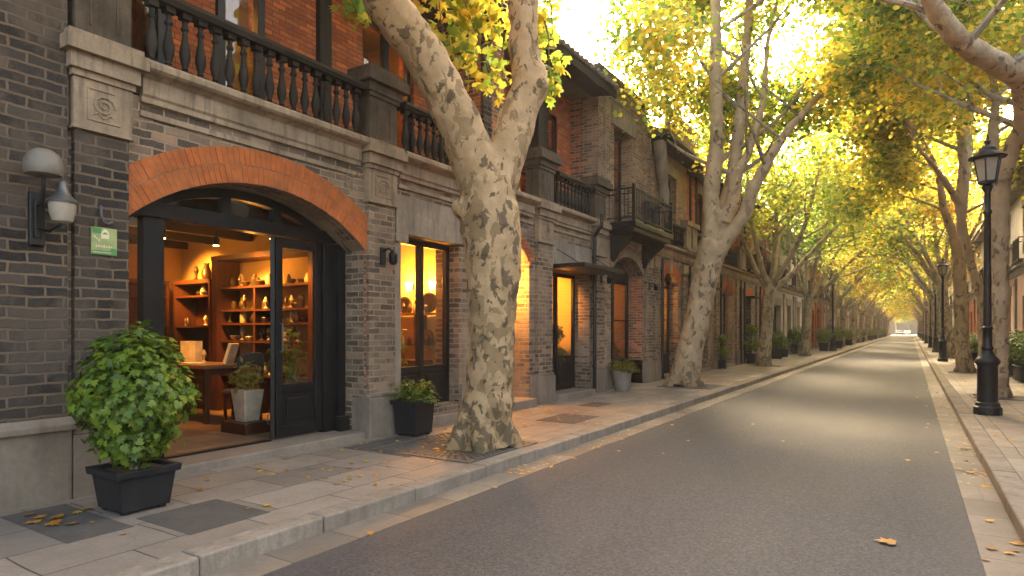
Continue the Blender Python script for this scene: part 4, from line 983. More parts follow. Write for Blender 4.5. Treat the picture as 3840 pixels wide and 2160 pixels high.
R1b_trunk=[((1.95,24.93,-0.08),0.167),((1.94,24.92,0.61),0.137),((1.93,24.91,1.41),0.127),((1.88,24.88,2.51),0.132),((1.67,24.75,3.36),0.132),((1.49,24.63,4.16),0.137),((1.35,24.55,5.04),0.141),((1.33,24.53,5.8),0.147)]
R1b_a=[((1.33,24.53,5.67),0.164),((1.42,24.59,6.56),0.152),((1.41,24.58,7.19),0.164),((1.35,24.55,8.2),0.139),((1.29,24.51,8.96),0.114),((1.11,24.39,9.6),0.076),((1.0,24.32,10.73),0.057)]
R1b_b=[((1.35,24.55,6.05),0.114),((1.51,24.76,6.97),0.102),((1.54,24.9,8.02),0.083),((1.62,25.19,8.98),0.077),((1.74,25.38,10.06),0.058)]
R1b_c=[((1.33,24.53,5.42),0.114),((0.99,23.96,5.99),0.093),((0.61,23.36,6.53),0.074),((0.19,22.62,7.03),0.054),((-0.01,22.26,7.8),0.042)]
R2_trunk=[((1.62,27.32,-0.02),0.323),((1.6,27.31,0.17),0.267),((1.54,27.27,0.8),0.218),((1.49,27.24,1.92),0.204),((1.45,27.22,3.04),0.204),((1.41,27.19,3.96),0.225)]
R2_a=[((1.41,27.19,3.75),0.169),((1.32,27.01,4.44),0.154),((1.16,26.79,5.12),0.139),((0.98,26.56,5.66),0.125),((0.89,26.39,6.33),0.103),((0.73,26.05,7.1),0.075),((0.33,25.43,7.97),0.054)]
R2_b=[((1.43,27.2,3.75),0.169),((1.49,27.48,4.76),0.156),((1.55,27.75,5.65),0.143),((1.7,28.2,6.86),0.116),((1.83,28.4,8.05),0.087)]
LOBED = (np.array([(0, 0, 0), (0, 0.42, 0.05), (-0.30, -0.03, -0.02), (-0.50, 0.30, -0.06), (-0.24, 0.40, 0.0), (-0.40, 0.78, -0.07), (-0.14, 0.68, 0.0), (0, 1.05, -0.12), (0.14, 0.68, 0.0), (0.40, 0.78, -0.07), (0.24, 0.40, 0.0), (0.50, 0.30, -0.06), (0.30, -0.03, -0.02)], dtype=np.float32),
         np.array([(1, 0, 2), (1, 2, 3), (1, 3, 4), (1, 4, 5), (1, 5, 6), (1, 6, 7), (1, 7, 8), (1, 8, 9), (1, 9, 10), (1, 10, 11), (1, 11, 12), (1, 12, 0)], dtype=np.int32))
SIMPLE = (np.array([(0, 0, 0), (-0.50, 0.28, 0.08), (-0.36, 0.76, 0.02), (0, 1.0, -0.10), (0.36, 0.76, 0.02), (0.50, 0.28, 0.08)], dtype=np.float32),
          np.array([(0, 3, 2, 1), (0, 5, 4, 3)], dtype=np.int32))
OVAL = (np.array([(0, 0, 0), (-0.26, 0.30, 0.06), (-0.22, 0.68, 0.02), (0, 1.0, -0.12), (0.22, 0.68, 0.02), (0.26, 0.30, 0.06)], dtype=np.float32),
        np.array([(0, 3, 2, 1), (0, 5, 4, 3)], dtype=np.int32))

def leaves(name, pts, size, mat, parent, seed=1, tmpl=SIMPLE, up=1.0, spread=0.8, nrm=None, smin=0.7, smax=1.25, loc=None):
    g = np.random.default_rng(seed); P = np.asarray(pts, dtype=np.float32); n = len(P)
    N = g.normal(0, spread, (n, 3)); N[:, 2] += up
    if nrm is not None: N = N + np.asarray(nrm)
    N /= np.linalg.norm(N, axis=1, keepdims=True) + 1e-9
    T = g.normal(0, 1, (n, 3)); T[:, 2] -= 0.5
    T -= N*(T*N).sum(1, keepdims=True); T /= np.linalg.norm(T, axis=1, keepdims=True) + 1e-9
    S = np.cross(T, N)
    s = size*g.uniform(smin, smax, (n, 1, 1))
    V, F = tmpl
    v = P[:, None, :] + s*(V[None, :, 0:1]*S[:, None, :] + V[None, :, 1:2]*T[:, None, :] + V[None, :, 2:3]*N[:, None, :])
    f = F[None] + (np.arange(n)*len(V))[:, None, None]
    return np_mesh(name, v.reshape(-1, 3), f.reshape(-1, F.shape[1]), mat, parent, smooth=True, loc=loc)

def grow(rng, p, d, L, r, lvl, tubes, clumps, up=0.22, wob=0.22, kids=5):
    p = Vector(p); d = Vector(d).normalized(); n = 5; pts = [p.copy()]; rad = [r]
    for i in range(n):
        d = (d + Vector((rng.gauss(0, wob), rng.gauss(0, wob), rng.gauss(0, wob)*0.6 + up*0.5))*0.6).normalized()
        p = p + d*(L/n); pts.append(p.copy()); rad.append(r*(1-0.72*(i+1)/n))
    tubes.append((pts, rad, lvl))
    if lvl > 0:
        for k in range(kids):
            t = 0.3 + 0.7*(k+rng.random())/kids; i = min(int(t*n), n-1)
            q = pts[i].lerp(pts[i+1], t*n-i); dd = (pts[i+1]-pts[i]).normalized()
            a = dd.orthogonal().normalized(); a.rotate(__import__('mathutils').Quaternion(dd, rng.uniform(0, 6.28)))
            nd = dd*rng.uniform(0.5, 0.9) + a*rng.uniform(0.6, 1.0); nd.z += 0.05
            grow(rng, q, nd, L*rng.uniform(0.42, 0.62), max(rad[i]*0.5, 0.012), lvl-1, tubes, clumps, up*0.6, wob*1.2, kids)
    else:
        for t in (0.45, 0.75, 1.0):
            i = min(int(t*n), n-1); clumps.append(pts[i].lerp(pts[i+1], t*n-i))

def leaf_points(clumps, per, sig, seed):
    g = np.random.default_rng(seed); C = np.array([tuple(c) for c in clumps], dtype=np.float32)
    k = np.maximum(1, (per*g.uniform(0.35, 1.6, len(C))).astype(int))
    P = np.repeat(C, k, axis=0); return P + g.normal(0, 1, P.shape)*np.array([sig, sig, sig*0.7])

def tree(loc, label, limbs, seed, shoots, per=42, sig=0.42, lsize=0.2, keep=None, mat='leaf', bark='bark', tmpl=SIMPLE, voxel=0.035, group=None, extra=None, minside=5.6, endL=3.4):
    """tree with measured trunk and limbs; shoots continue every limb into a twig structure"""
    rng = random.Random(seed)
    o = root('plane_tree', loc, label, 'tree', group)
    b = MB()
    for L in limbs:
        # resample each limb smoothly
        pts = [Vector(p) for p, r in L]; rad = [r for p, r in L]; P = []; Q = []
        m = 5
        for i in range(len(pts)-1):
            p0 = pts[max(i-1, 0)]; p1 = pts[i]; p2 = pts[i+1]; p3 = pts[min(i+2, len(pts)-1)]
            for k in range(m):
                t = k/m
                P.append(0.5*((2*p1) + (p2-p0)*t + (2*p0-5*p1+4*p2-p3)*t*t + (3*p1-p0-3*p2+p3)*t*t*t)); Q.append((rad[i]*(1-t)+rad[i+1]*t)*rng.uniform(0.97, 1.03))
        P.append(pts[-1]); Q.append(rad[-1])
        b.tube(P, Q, 16)
    # root flare
    base = Vector(limbs[0][0][0]); r0 = limbs[0][0][1]
    for k in range(6):
        a = k*1.05 + rng.uniform(-0.3, 0.3)
        dv = Vector((math.cos(a), math.sin(a), 0))
        b.tube([base+dv*r0*0.35+Vector((0, 0, 0.55)), base+dv*r0*0.62+Vector((0, 0, 0.22)), base+dv*r0*0.95+Vector((0, 0, 0.03)), base+dv*r0*1.12+Vector((0, 0, -0.10))], [r0*0.30, r0*0.30, r0*0.24, r0*0.15], 10)
    t = b.build('trunk', M[bark], o, smooth=False)
    md = t.modifiers.new('join', 'REMESH'); md.mode = 'VOXEL'; md.voxel_size = voxel; md.use_smooth_shade = True
    ms = t.modifiers.new('soft', 'SMOOTH'); ms.iterations = 6; ms.factor = 0.5
    tx = bpy.data.textures.new('bark_lumps', 'CLOUDS'); tx.noise_scale = 0.28; tx.noise_depth = 3
    dm = t.modifiers.new('lumps', 'DISPLACE'); dm.texture = tx; dm.strength = 0.075; dm.mid_level = 0.5; dm.texture_coords = 'GLOBAL'
    tubes = []; clumps = []
    for L in limbs[1:]:
        pts = [Vector(p) for p, r in L]; rad = [r for p, r in L]
        if pts[-1].z > minside and len(pts) > 4:
            grow(rng, pts[-1], pts[-1]-pts[-2], endL, rad[-1], 2, tubes, clumps)
            for i in range(2, len(pts)-1):
                if pts[i].z > minside and rng.random() < shoots:
                    a = rng.uniform(0, 6.28)
                    grow(rng, pts[i], (math.cos(a), math.sin(a), 0.55), endL*0.85, rad[i]*0.4, 2, tubes, clumps, kids=4)
    if extra: extra(rng, tubes, clumps)
    if keep:
        clumps = [c for c in clumps if keep(c)]; tubes = [q for q in tubes if keep(q[0][-1]) or q[2] >= 2]
    tb = MB()
    for p, r, l in tubes: tb.tube(p, r, 7 if l > 0 else 4, caps=False)
    if tubes: tb.build('branch', M['bark_far' if not keep else 'twig'] if False else M['bark_far'], o, smooth=True)
    leaves('crown', leaf_points(clumps, per, sig, seed), lsize, M[mat], o, seed, tmpl)
    return o

def depth(c): return -0.5358*c.x + 0.8443*c.y
def frame_top(c): return 1.5 + 0.55*max(depth(c), 0.5) + 0.7

# nearest tree: its crown is above the picture but for the spray between its two limbs
T1o = tree((-4.68, 6.69, 0), 'great mottled plane tree forking in two in front of the shop window', [T1_trunk, T1_left, T1_right, T1_knob, T1_knob2], 11, 0.9, per=40, sig=0.42,
     keep=lambda c: c.z > frame_top(c) + 0.15 and c.z > 6.2, voxel=0.026, minside=5.9, lsize=0.2)
hang = []
hr = random.Random(5)
def spray(p0, p1, n, sig, drop):
    for i in range(n):
        t = i/(n-1); c = Vector(p0).lerp(Vector(p1), t); c.z -= drop*t*t
        hang.append((c, sig*(0.6+0.4*math.sin(3.1*t))))
spray((-5.47, 7.07, 6.51), (-4.83, 7.12, 4.93), 7, 0.20, 0.1)
spray((-5.54, 6.79, 6.29), (-5.25, 6.61, 5.22), 7, 0.20, 0.1)
spray((-5.36, 7.49, 6.68), (-5.34, 7.27, 5.60), 7, 0.22, 0.1)
spray((-5.12, 7.65, 6.50), (-4.93, 7.53, 5.54), 7, 0.22, 0.1)
spray((-5.30, 7.30, 6.60), (-5.05, 7.20, 5.90), 7, 0.24, 0.1)
spray((-4.72, 7.90, 5.46), (-4.36, 7.89, 5.00), 4, 0.10, 0.1)
spray((-4.60, 7.98, 6.10), (-4.38, 8.12, 5.40), 4, 0.12, 0.1)
spray((-5.94, 5.70, 5.85), (-5.85, 5.64, 5.57), 4, 0.14, 0.1)
spray((-4.87, 8.76, 6.88), (-4.82, 8.55, 6.27), 4, 0.12, 0.1)
hp = np.concatenate([np.array(c)[None] + np.random.default_rng(i).normal(0, s, (13, 3)) for i, (c, s) in enumerate(hang)])
leaves('foliage', hp, 0.165, M['leaf'], T1o, 91, LOBED, up=0.5, spread=0.7)
tw = MB()
for a, b_ in (((-5.6, 6.9, 6.9), (-4.85, 7.12, 4.98)), ((-5.6, 6.7, 6.7), (-5.26, 6.62, 5.25)), ((-5.4, 7.6, 6.9), (-5.34, 7.27, 5.65)), ((-5.2, 7.8, 6.9), (-4.93, 7.53, 5.6)), ((-5.9, 5.9, 6.3), (-5.86, 5.65, 5.6)), ((-4.4, 7.8, 5.9), (-4.4, 7.95, 5.1)), ((-4.5, 8.0, 6.6), (-4.4, 8.1, 5.45)), ((-4.6, 8.4, 7.2), (-4.82, 8.55, 6.3))):
    a = Vector(a); c = Vector(b_); tw = MB(); tw.tube([a, a.lerp(c, 0.35)+Vector((0.03, 0.02, 0.04)), a.lerp(c, 0.7)+Vector((0.02, -0.02, 0.03)), c], [0.014, 0.010, 0.007, 0.004], 5); tw.build('twig', M['twig'], T1o)

def lateral(c): return 0.8443*c.x + 0.5358*c.y
def t2keep(c):
    if c.x < -6.9 or c.z < 6.4 + 0.35*max(0, -c.x-4.5): return False
    if c.x/c.y < -0.44 and c.z < 10.5: return False
    if depth(c) < 17.5 and abs(lateral(c) - 5.8) < 1.75 and c.z < 11: return False
    return True
def ex2(rng, tubes, clumps):
    for p0, p1 in (((-6.05, 14.52, 9.05), (-5.22, 14.45, 7.1)), ((-5.6, 14.6, 9.3), (-5.0, 15.0, 7.6)), ((-5.9, 15.6, 9.0), (-5.6, 15.8, 7.9))):
        a = Vector(p0); b = Vector(p1)
        tubes.append(([Vector((-4.5, 16.9, 9.6)), (Vector((-4.5, 16.9, 9.6))+a)*0.5+Vector((0, 0, 0.3)), a, a.lerp(b, 0.5), b], [0.03, 0.022, 0.016, 0.011, 0.006], 1))
        for k in range(9): clumps.append(a.lerp(b, k/8)+Vector((rng.gauss(0, .2), rng.gauss(0, .2), rng.gauss(0, .15))))
T2o = tree((-5.15, 16.75, 0), 'leaning mottled plane tree on the left pavement just past the iron balcony', [T2_trunk, T2_a, T2_b, T2_c, T2_d], 23, 0.95, per=62, sig=0.42,
     keep=t2keep, bark='bark_smooth', voxel=0.03, lsize=0.122, extra=ex2, endL=3.3)
R1o = tree((1.67, 17.58, 0), 'plane tree behind the nearest right lamp post with a thick limb arching over the road', [R1_trunk, R1_arch, R1_up, R1_left], 31, bark='bark_smooth', shoots=0.9, per=44, sig=0.46, keep=lambda c: depth(c) > 12.0 and (c.z > 6.8 or (c.y > 19 and c.z > 5.8)), voxel=0.03, lsize=0.112)
R1bo = tree((1.95, 24.93, 0), 'slim plane tree leaning left behind the nearest right lamp post', [R1b_trunk, R1b_a, R1b_b, R1b_c], 41, bark='bark_smooth', shoots=0.9, per=56, sig=0.45, voxel=0.03, lsize=0.145)
R2o = tree((1.62, 27.32, 0), 'straight plane tree second along the right kerb, dividing low into two limbs', [R2_trunk, R2_a, R2_b], 43, bark='bark_smooth', shoots=0.95, per=56, sig=0.45, voxel=0.03, lsize=0.145)

def generic_tree(seed, lean, mat):
    rng = random.Random(seed)
    o = root('plane_tree', (0, 0, 0), 'plane tree', 'tree')
    h = rng.uniform(3.3, 4.0); b = MB()
    top = Vector((lean*0.5, rng.uniform(-0.2, 0.2), h))
    P = [Vector((0, 0, -0.1)), Vector((0, 0, 0.12)), Vector((lean*0.05, 0, 0.5)), Vector((lean*0.2, 0, h*0.4)), Vector((lean*0.36, 0, h*0.75)), top, top+Vector((0, 0, 0.3))]
    b.tube(P, [0.40, 0.33, 0.265, 0.235, 0.235, 0.27, 0.16], 14, jit=0.04, rng=rng)
    tubes = []; clumps = []
    a0 = rng.uniform(0, 6.28)
    for k in range(5):
        a = a0 + k*1.2566 + rng.uniform(-0.3, 0.3)
        grow(rng, top - Vector((0, 0, 0.25)), (math.cos(a)*0.75 + lean*0.25, math.sin(a)*0.75, 0.95), rng.uniform(5.2, 6.6), 0.13, 2, tubes, clumps, up=0.30, wob=0.16)
    grow(rng, top - Vector((0, 0, 0.2)), (0.1, 0.1, 1), 6.5, 0.13, 2, tubes, clumps, up=0.3, wob=0.14)
    for p, r, l in tubes:
        if l == 2: b.tube(p, r, 9)
    b.build('trunk', M['bark_far'], o, smooth=True)
    tb = MB()
    for p, r, l in tubes:
        if l < 2: tb.tube(p, r, 5, caps=False)
    tb.build('branch', M['bark_far'], o, smooth=True)
    clumps = [c for c in clumps if c.z > 4.15 and c.x > -2.9 - 0.25*max(0, c.z-9)]
    tubes = [q for q in tubes if q[2] == 2 or q[0][-1].x > -3.2]
    leaves('crown', leaf_points(clumps, 33, 0.48, seed), 0.15, M[mat], o, seed)
    return o
G = [generic_tree(101, 0.8, 'leaf'), generic_tree(102, 0.5, 'leaf_green'), generic_tree(103, 0.9, 'leaf'), generic_tree(104, 0.3, 'leaf')]
used = [False]*4
def gtree(k, x, y, rz, sc, label, group=None):
    o = place(G[k], (x, y, 0), rz, sc, label, group, first=not used[k]); used[k] = True; return o
tl = [(27.9, 'third plane tree along the left pavement, greener, past the leaning one'), (39.9, 'fourth plane tree along the left pavement, leaning over the road'),
      (51.8, 'fifth plane tree on the left pavement, just past the lone lamp post'), (62.5, 'sixth plane tree on the left pavement, beside the pink and white house'), (73.5, 'seventh plane tree on the left pavement')]
for i, (y, lab) in enumerate(tl): gtree((1, 1, 0, 1, 2)[i], -5.2, y, (0.2, -0.5, 0.4, 0.0, 0.6)[i], (0.98, 1.0, 0.95, 1.0, 1.0)[i], lab)
tr = [(40.7, 'plane tree at the right kerb near the second lamp post'), (52, 'plane tree at the right kerb between the third and fourth lamp posts'), (63, 'plane tree at the right kerb behind the fourth lamp post'), (75, 'plane tree at the right kerb just past the fourth lamp post')]
for i, (y, lab) in enumerate(tr): gtree((2, 0, 3, 1)[i], 1.8, y, (3.3, 2.7, 3.0, 3.6)[i], 1.0, lab)
ys = 85.0; i = 0
while ys < 226:
    gtree((0, 2, 3, 1)[i % 4], -5.2, ys, rnd.uniform(-0.7, 0.7), rnd.uniform(0.92, 1.05), 'distant plane tree in the row along the far left pavement', 'plane trees far down the left pavement')
    gtree((2, 3, 0, 2)[i % 4], 1.9, ys+4, 3.14+rnd.uniform(-0.7, 0.7), rnd.uniform(0.92, 1.05), 'distant plane tree in the row along the far right kerb', 'plane trees far down the right kerb')
    ys += 11.5; i += 1
for i, x in enumerate((-14, -9, -4.5, -0.5, 3.5, 8, 13)):
    gtree((1, 1, 3)[i % 3], x, 262 + (i % 2)*5, i*1.3, 1.0, 'dark green tree closing the far end of the street', 'trees across the end of the street')



# iron tree grates round the near trunks
def grate(x, y, label, sz=0.78, hole=0.42):
    b = MB(); z0, z1 = -0.004, 0.012
    for k in range(56):
        a0 = 2*math.pi*k/56; a1 = a0 + 2*math.pi/56*0.55
        m = lambda a, r: (x+r*math.cos(a), y+r*math.sin(a))
        for r0, r1 in ((hole, hole+0.20), (hole+0.215, sz)):
            q0 = min(r1, sz/max(abs(math.cos(a0)), abs(math.sin(a0)))) if r1 == sz else r1
            q1 = min(r1*1.42 if r1 == sz else r1, sz/max(abs(math.cos(a1)), abs(math.sin(a1)))) if r1 == sz else r1
            if r1 == sz: q0 = sz/max(abs(math.cos(a0)), abs(math.sin(a0))); q1 = sz/max(abs(math.cos(a1)), abs(math.sin(a1)))
            c = [m(a0, r0), m(a1, r0), m(a1, q1), m(a0, q0)]
            b.add([(p[0], p[1], z0) for p in c] + [(p[0], p[1], z1) for p in c], [(0,3,2,1),(4,5,6,7),(0,1,5,4),(1,2,6,5),(2,3,7,6),(3,0,4,7)])
    for a, c in (((-sz-0.05, -sz-0.05), (sz+0.05, -sz)), ((-sz-0.05, sz), (sz+0.05, sz+0.05)), ((-sz-0.05, -sz), (-sz, sz)), ((sz, -sz), (sz+0.05, sz))):
        b.box(x+a[0], x+c[0], y+a[1], y+c[1], z0, z1+0.002)
    o = b.build('tree_grate', M['dark_iron'], None, loc=(x, y, 0)); return tag(o, label, 'grate', 'iron tree grates')
M['dark_iron'] = m_plain('worn iron grate', (0.10, 0.094, 0.088), 0.6, 0.3, var=0.4, scale=9, bump=0.5)
grate(-4.95, 6.45, 'radial iron grate round the foot of the nearest forked tree', 0.72, 0.44)
grate(-4.95, 16.75, 'radial iron grate round the foot of the leaning second tree', 0.66, 0.42)
grate(-5.1, 27.9, 'radial iron grate round the foot of the third left tree', 0.6, 0.40)
grate(1.7, 17.6, 'radial iron grate round the tree behind the right lamp post', 0.5, 0.30)
grate(1.65, 27.3, 'radial iron grate round the straight second tree on the right', 0.5, 0.32)
sb = MB()
for x, y in ((-4.95, 6.45), (-4.95, 16.75), (-5.1, 27.9)): sb.box(x-0.64, x+0.64, y-0.64, y+0.64, -0.02, 0.0035)
for x, y in ((1.7, 17.6), (1.65, 27.3)): sb.box(x-0.49, x+0.49, y-0.49, y+0.49, -0.02, 0.0035)
struct('tree_pit', sb, M['soil'])

# ------------------------------------------------------------------ street lamps
def street_lamp():
    o = root('street_lamp', (0, 0, 0), 'street lamp', 'street lamp', 'lamp posts along the street')
    MB().lathe([(0.215, 0), (0.215, 0.13), (0.185, 0.155), (0.185, 0.20), (0.160, 0.225)], n=12).build('base', M['black_iron'], o, bevel=0.006)
    MB().lathe([(0.155, 0.22), (0.150, 0.85), (0.158, 0.88), (0.19, 0.92), (0.19, 0.955), (0.165, 0.99), (0.10, 1.06), (0.078, 1.14), (0.092, 1.16), (0.092, 1.19), (0.072, 1.22), (0.070, 1.50), (0.084, 1.52), (0.084, 1.545), (0.062, 1.57), (0.056, 2.6), (0.050, 3.55), (0.068, 3.58), (0.068, 3.62), (0.048, 3.65), (0.048, 3.95), (0.08, 4.02), (0.085, 4.06), (0.05, 4.09)], n=16).build('post', M['black_iron'], o, smooth=True)
    n = 6
    MB().lathe([(0.135, 4.14), (0.200, 4.54)], n=n).build('lantern_glass', M['lamp_glass'], o)
    fr = MB()
    for k in range(n):
        a = 2*math.pi*k/n; c, s_ = math.cos(a), math.sin(a)
        fr.tube([(0.140*c, 0.140*s_, 4.13), (0.206*c, 0.206*s_, 4.55)], 0.012, 6)
    fr.lathe([(0.10, 4.09), (0.152, 4.11), (0.152, 4.145), (0.13, 4.15)], n=n).lathe([(0.18, 4.53), (0.222, 4.535), (0.222, 4.56), (0.18, 4.565)], n=n)
    fr.build('lantern_frame', M['black_iron'], o)
    cp = MB().lathe([(0.285, 4.555), (0.29, 4.575), (0.20, 4.63), (0.145, 4.67), (0.125, 4.73), (0.085, 4.765), (0.06, 4.77)], n=n*2)
    cp.build('lantern_cap', M['black_iron'], o)
    cp = MB().lathe([(0.055, 4.765), (0.03, 4.80), (0.05, 4.835), (0.05, 4.86), (0.02, 4.885), (0.028, 4.905), (0.012, 4.95), (0.004, 5.02)], n=12)
    cp.build('finial', M['black_iron'], o)
    return o
SLP = street_lamp()
nl = ['nearest black lamp post on the right kerb, with a six-sided lantern', 'second black lamp post along the right kerb', 'third black lamp post along the right kerb', 'fourth black lamp post along the right kerb', 'fifth black lamp post along the right kerb', 'sixth black lamp post along the right kerb']
for i, (x, y) in enumerate(((1.15, 13.98), (1.28, 36.3), (1.38, 50.5), (1.40, 64), (1.42, 84), (1.42, 104))): place(SLP, (x, y, 0), 0.3, 1.0, nl[i], first=i == 0)
place(SLP, (-4.75, 50.6, 0), 0.2, 1.15, 'lone thin black lamp post on the left pavement')
for y in (126, 150, 175): place(SLP, (1.42, y, 0), 0.3, 1.0, 'tiny black lamp post in the far row on the right kerb')

# ------------------------------------------------------------------ planters
def bush_points(c, r, n, seed, fill=0.55, flat=1.0):
    g = np.random.default_rng(seed); d = g.normal(0, 1, (n, 3)); d /= np.linalg.norm(d, axis=1, keepdims=True)
    lump = 1 + 0.13*np.sin(d[:, 0:1]*6+1)*np.cos(d[:, 1:2]*5)+0.10*np.sin(d[:, 2:3]*7+2)
    rad = fill + (1-fill)*g.random((n, 1))**0.6
    return np.array(c) + d*rad*lump*np.array(r), d
def square_pot(o, cx, cy, a0, a1, h, mat):
    b = MB().frustum(cx, cy, 0.025, h-0.05, a0, a0, a1-0.015, a1-0.015)
    b.add([(cx+i*r, cy+j*r, z) for r, z in ((a1+0.012, h-0.06), (a1+0.02, h), (a1-0.03, h), (a1-0.035, h-0.05)) for i, j in ((-1, -1), (1, -1), (1, 1), (-1, 1))],
          [(4*k+i, 4*k+(i+1) % 4, 4*k+4+(i+1) % 4, 4*k+4+i) for k in range(3) for i in range(4)] + [(3, 2, 1, 0)])
    for i, j in ((-1, -1), (1, -1), (1, 1), (-1, 1)): b.box(cx+i*(a0-0.05)-0.03, cx+i*(a0-0.05)+0.03, cy+j*(a0-0.05)-0.03, cy+j*(a0-0.05)+0.03, 0, 0.026)
    p = b.build('pot', mat, o, bevel=0.008)
    MB().box(cx-a1+0.03, cx+a1-0.03, cy-a1+0.03, cy+a1-0.03, h-0.048, h-0.035).build('soil', M['soil'], o)
    return p
def stems(o, c, z0, z1, n, sp, seed, r=0.014):
    g = random.Random(seed); b = MB()
    for k in range(n):
        a = g.uniform(0, 6.28); s_ = g.uniform(0.2, 1)*sp
        b.tube([(c[0]+g.uniform(-.04, .04), c[1]+g.uniform(-.04, .04), z0), (c[0]+s_*0.25*math.cos(a), c[1]+s_*0.25*math.sin(a), z0+(z1-z0)*0.4), (c[0]+s_*math.cos(a), c[1]+s_*math.sin(a), z1)], [r, r*0.8, r*0.4], 6)
    b.build('stem', M['twig'], o)
# big shrub by the arch
o = root('potted_shrub', (-5.53, 2.77, 0), 'big round leafy shrub in a square black planter left of the arch', 'potted plant', 'potted plants along the left pavement')
square_pot(o, -5.53, 2.77, 0.195, 0.245, 0.365, M['pot_black'])
stems(o, (-5.53, 2.77), 0.32, 1.0, 9, 0.22, 3, 0.02)
p, d = bush_points((-5.53, 2.77, 0.97), (0.44, 0.44, 0.52), 3300, 8, 0.42)
p2, d2 = bush_points((-5.52, 2.76, 0.58), (0.34, 0.34, 0.20), 430, 9, 0.3)
leaves('foliage', np.concatenate([p, p2]), 0.069, M['bush'], o, 12, LOBED, up=0.55, spread=0.38, nrm=np.concatenate([d, d2])*0.9)
# low shrub by the second window
o = root('potted_shrub', (-6.02, 6.86, 0), 'low feathery shrub in a black planter by the shop window', 'potted plant', 'potted plants along the left pavement')
square_pot(o, -6.02, 6.86, 0.185, 0.225, 0.50, M['pot_black'])
def fronds(c, z, n, L, seed, droop=0.7):
    g = random.Random(seed); P = []; D = []
    for k in range(n):
        a = g.uniform(0, 6.28); t = g.uniform(0.25, 1.25); l = L*g.uniform(0.6, 1.0)
        for i in range(16):
            s_ = i/15; h = l*(math.cos(t)*s_ - droop*0.3*s_*s_); q = l*math.sin(t)*s_*1.1
            for m in (0, 1):
                P.append((c[0]+q*math.cos(a)+g.gauss(0, .016), c[1]+q*math.sin(a)+g.gauss(0, .016), z+h+g.gauss(0, .016))); D.append((0.2*math.cos(a), 0.2*math.sin(a), 0.3))
    return np.array(P), np.array(D)
p, d = fronds((-6.02, 6.86), 0.47, 95, 0.47, 4)
leaves('foliage', p, 0.046, M['fern'], o, 14, OVAL, up=0.8, spread=0.5, nrm=d)
# grey pot with yellowing plant
o = root('potted_shrub', (-6.02, 14.55, 0), 'yellowing plant in a round grey pot below the iron balcony', 'potted plant', 'potted plants along the left pavement')
MB().lathe([(0.17, 0), (0.185, 0.02), (0.235, 0.42), (0.245, 0.5), (0.215, 0.5), (0.20, 0.44), (0.0, 0.44)], -6.02, 14.55, 0, 22, caps=False).build('pot', M['pot_grey'], o, smooth=True)
p, d = fronds((-6.02, 14.55), 0.44, 70, 0.46, 6)
leaves('foliage', p, 0.06, M['bush_yellow'], o, 15, OVAL, up=0.8, spread=0.5, nrm=d)

def far_planter(kind):
    o = root('potted_shrub', (0, 0, 0), 'potted shrub', 'potted plant')
    if kind == 'ball':
        square_pot(o, 0, 0, 0.25, 0.31, 0.55, M['pot_black']); stems(o, (0, 0), 0.5, 0.95, 6, 0.2, 2)
        p, d = bush_points((0, 0, 1.05), (0.56, 0.56, 0.52), 1300, 21, 0.4)
        leaves('foliage', p, 0.10, M['bush'], o, 22, OVAL, up=0.5, spread=0.4, nrm=d*0.8)
    elif kind == 'topiary':
        square_pot(o, 0, 0, 0.17, 0.20, 0.45, M['pot_black']); MB().tube([(0, 0, 0.4), (0, 0, 1.5)], 0.02, 6).build('stem', M['twig'], o)
        p, d = bush_points((0, 0, 0.88), (0.40, 0.40, 0.30), 650, 23, 0.5); p2, d2 = bush_points((0, 0, 1.52), (0.26, 0.26, 0.25), 420, 24, 0.5)
        leaves('foliage', np.concatenate([p, p2]), 0.085, M['bush'], o, 25, OVAL, up=0.5, spread=0.4, nrm=np.concatenate([d, d2])*0.8)
    elif kind == 'hedge':
        MB().box(-0.42, 0.42, -0.8, 0.8, 0.03, 0.5).box(-0.45, 0.45, -0.83, 0.83, 0.44, 0.5).build('pot', M['pot_black'], o, bevel=0.02)
        p, d = bush_points((0, 0, 0.95), (0.62, 1.05, 0.52), 2200, 26, 0.4)
        leaves('foliage', p, 0.11, M['bush'], o, 27, OVAL, up=0.5, spread=0.4, nrm=d*0.8)
    return o
FP = {k: far_planter(k) for k in ('ball', 'topiary', 'hedge')}; fu = set()
def planter(kind, x, y, sc, label, group, rz=0.0):
    o = place(FP[kind], (x, y, 0), rz, sc, label, group, first=kind not in fu); fu.add(kind); return o
gl, gr = 'potted plants along the left pavement', 'planters along the right pavement'
planter('topiary', -6.0, 29.4, 1.0, 'small two-ball topiary in a black pot left of the third tree', gl)
planter('topiary', -6.15, 24.9, 0.75, 'small dark potted plant in front of the awning doorway before the third tree', gl)
planter('ball', -5.9, 34.8, 0.95, 'round green shrub in a black pot just right of the third tree', gl, 0.3)
planter('ball', -6.0, 37.4, 0.75, 'smaller shrub in a dark pot beside the one right of the third tree', gl, 1.0)
planter('ball', -5.95, 42.6, 1.1, 'round green shrub in a black pot partly behind the fourth tree', gl, 0.8)
planter('ball', -5.25, 49.6, 1.05, 'tall shrub in a black planter just left of the lone left lamp post', gl, 0.1)
planter('ball', -5.05, 57.0, 1.15, 'round bright shrub in a black planter just right of the lone left lamp post', gl, 0.4)
planter('ball', -5.2, 69, 1.0, 'yellow-green shrub in a black planter, second right of the lone left lamp post', gl, 0.9)
planter('ball', -5.2, 88, 1.1, 'dark shrub in a planter far down the left pavement, third past the lone lamp', gl, 0.9)
for y in (104, 118, 134, 150, 165): planter('ball', -5.0, y, 1.15, 'tiny dark planter in the row far down the left pavement', 'tiny planters far down the left pavement', y)
planter('hedge', 2.95, 26.6, 1.0, 'long dark planter with a leafy green hedge at the right edge', gr)
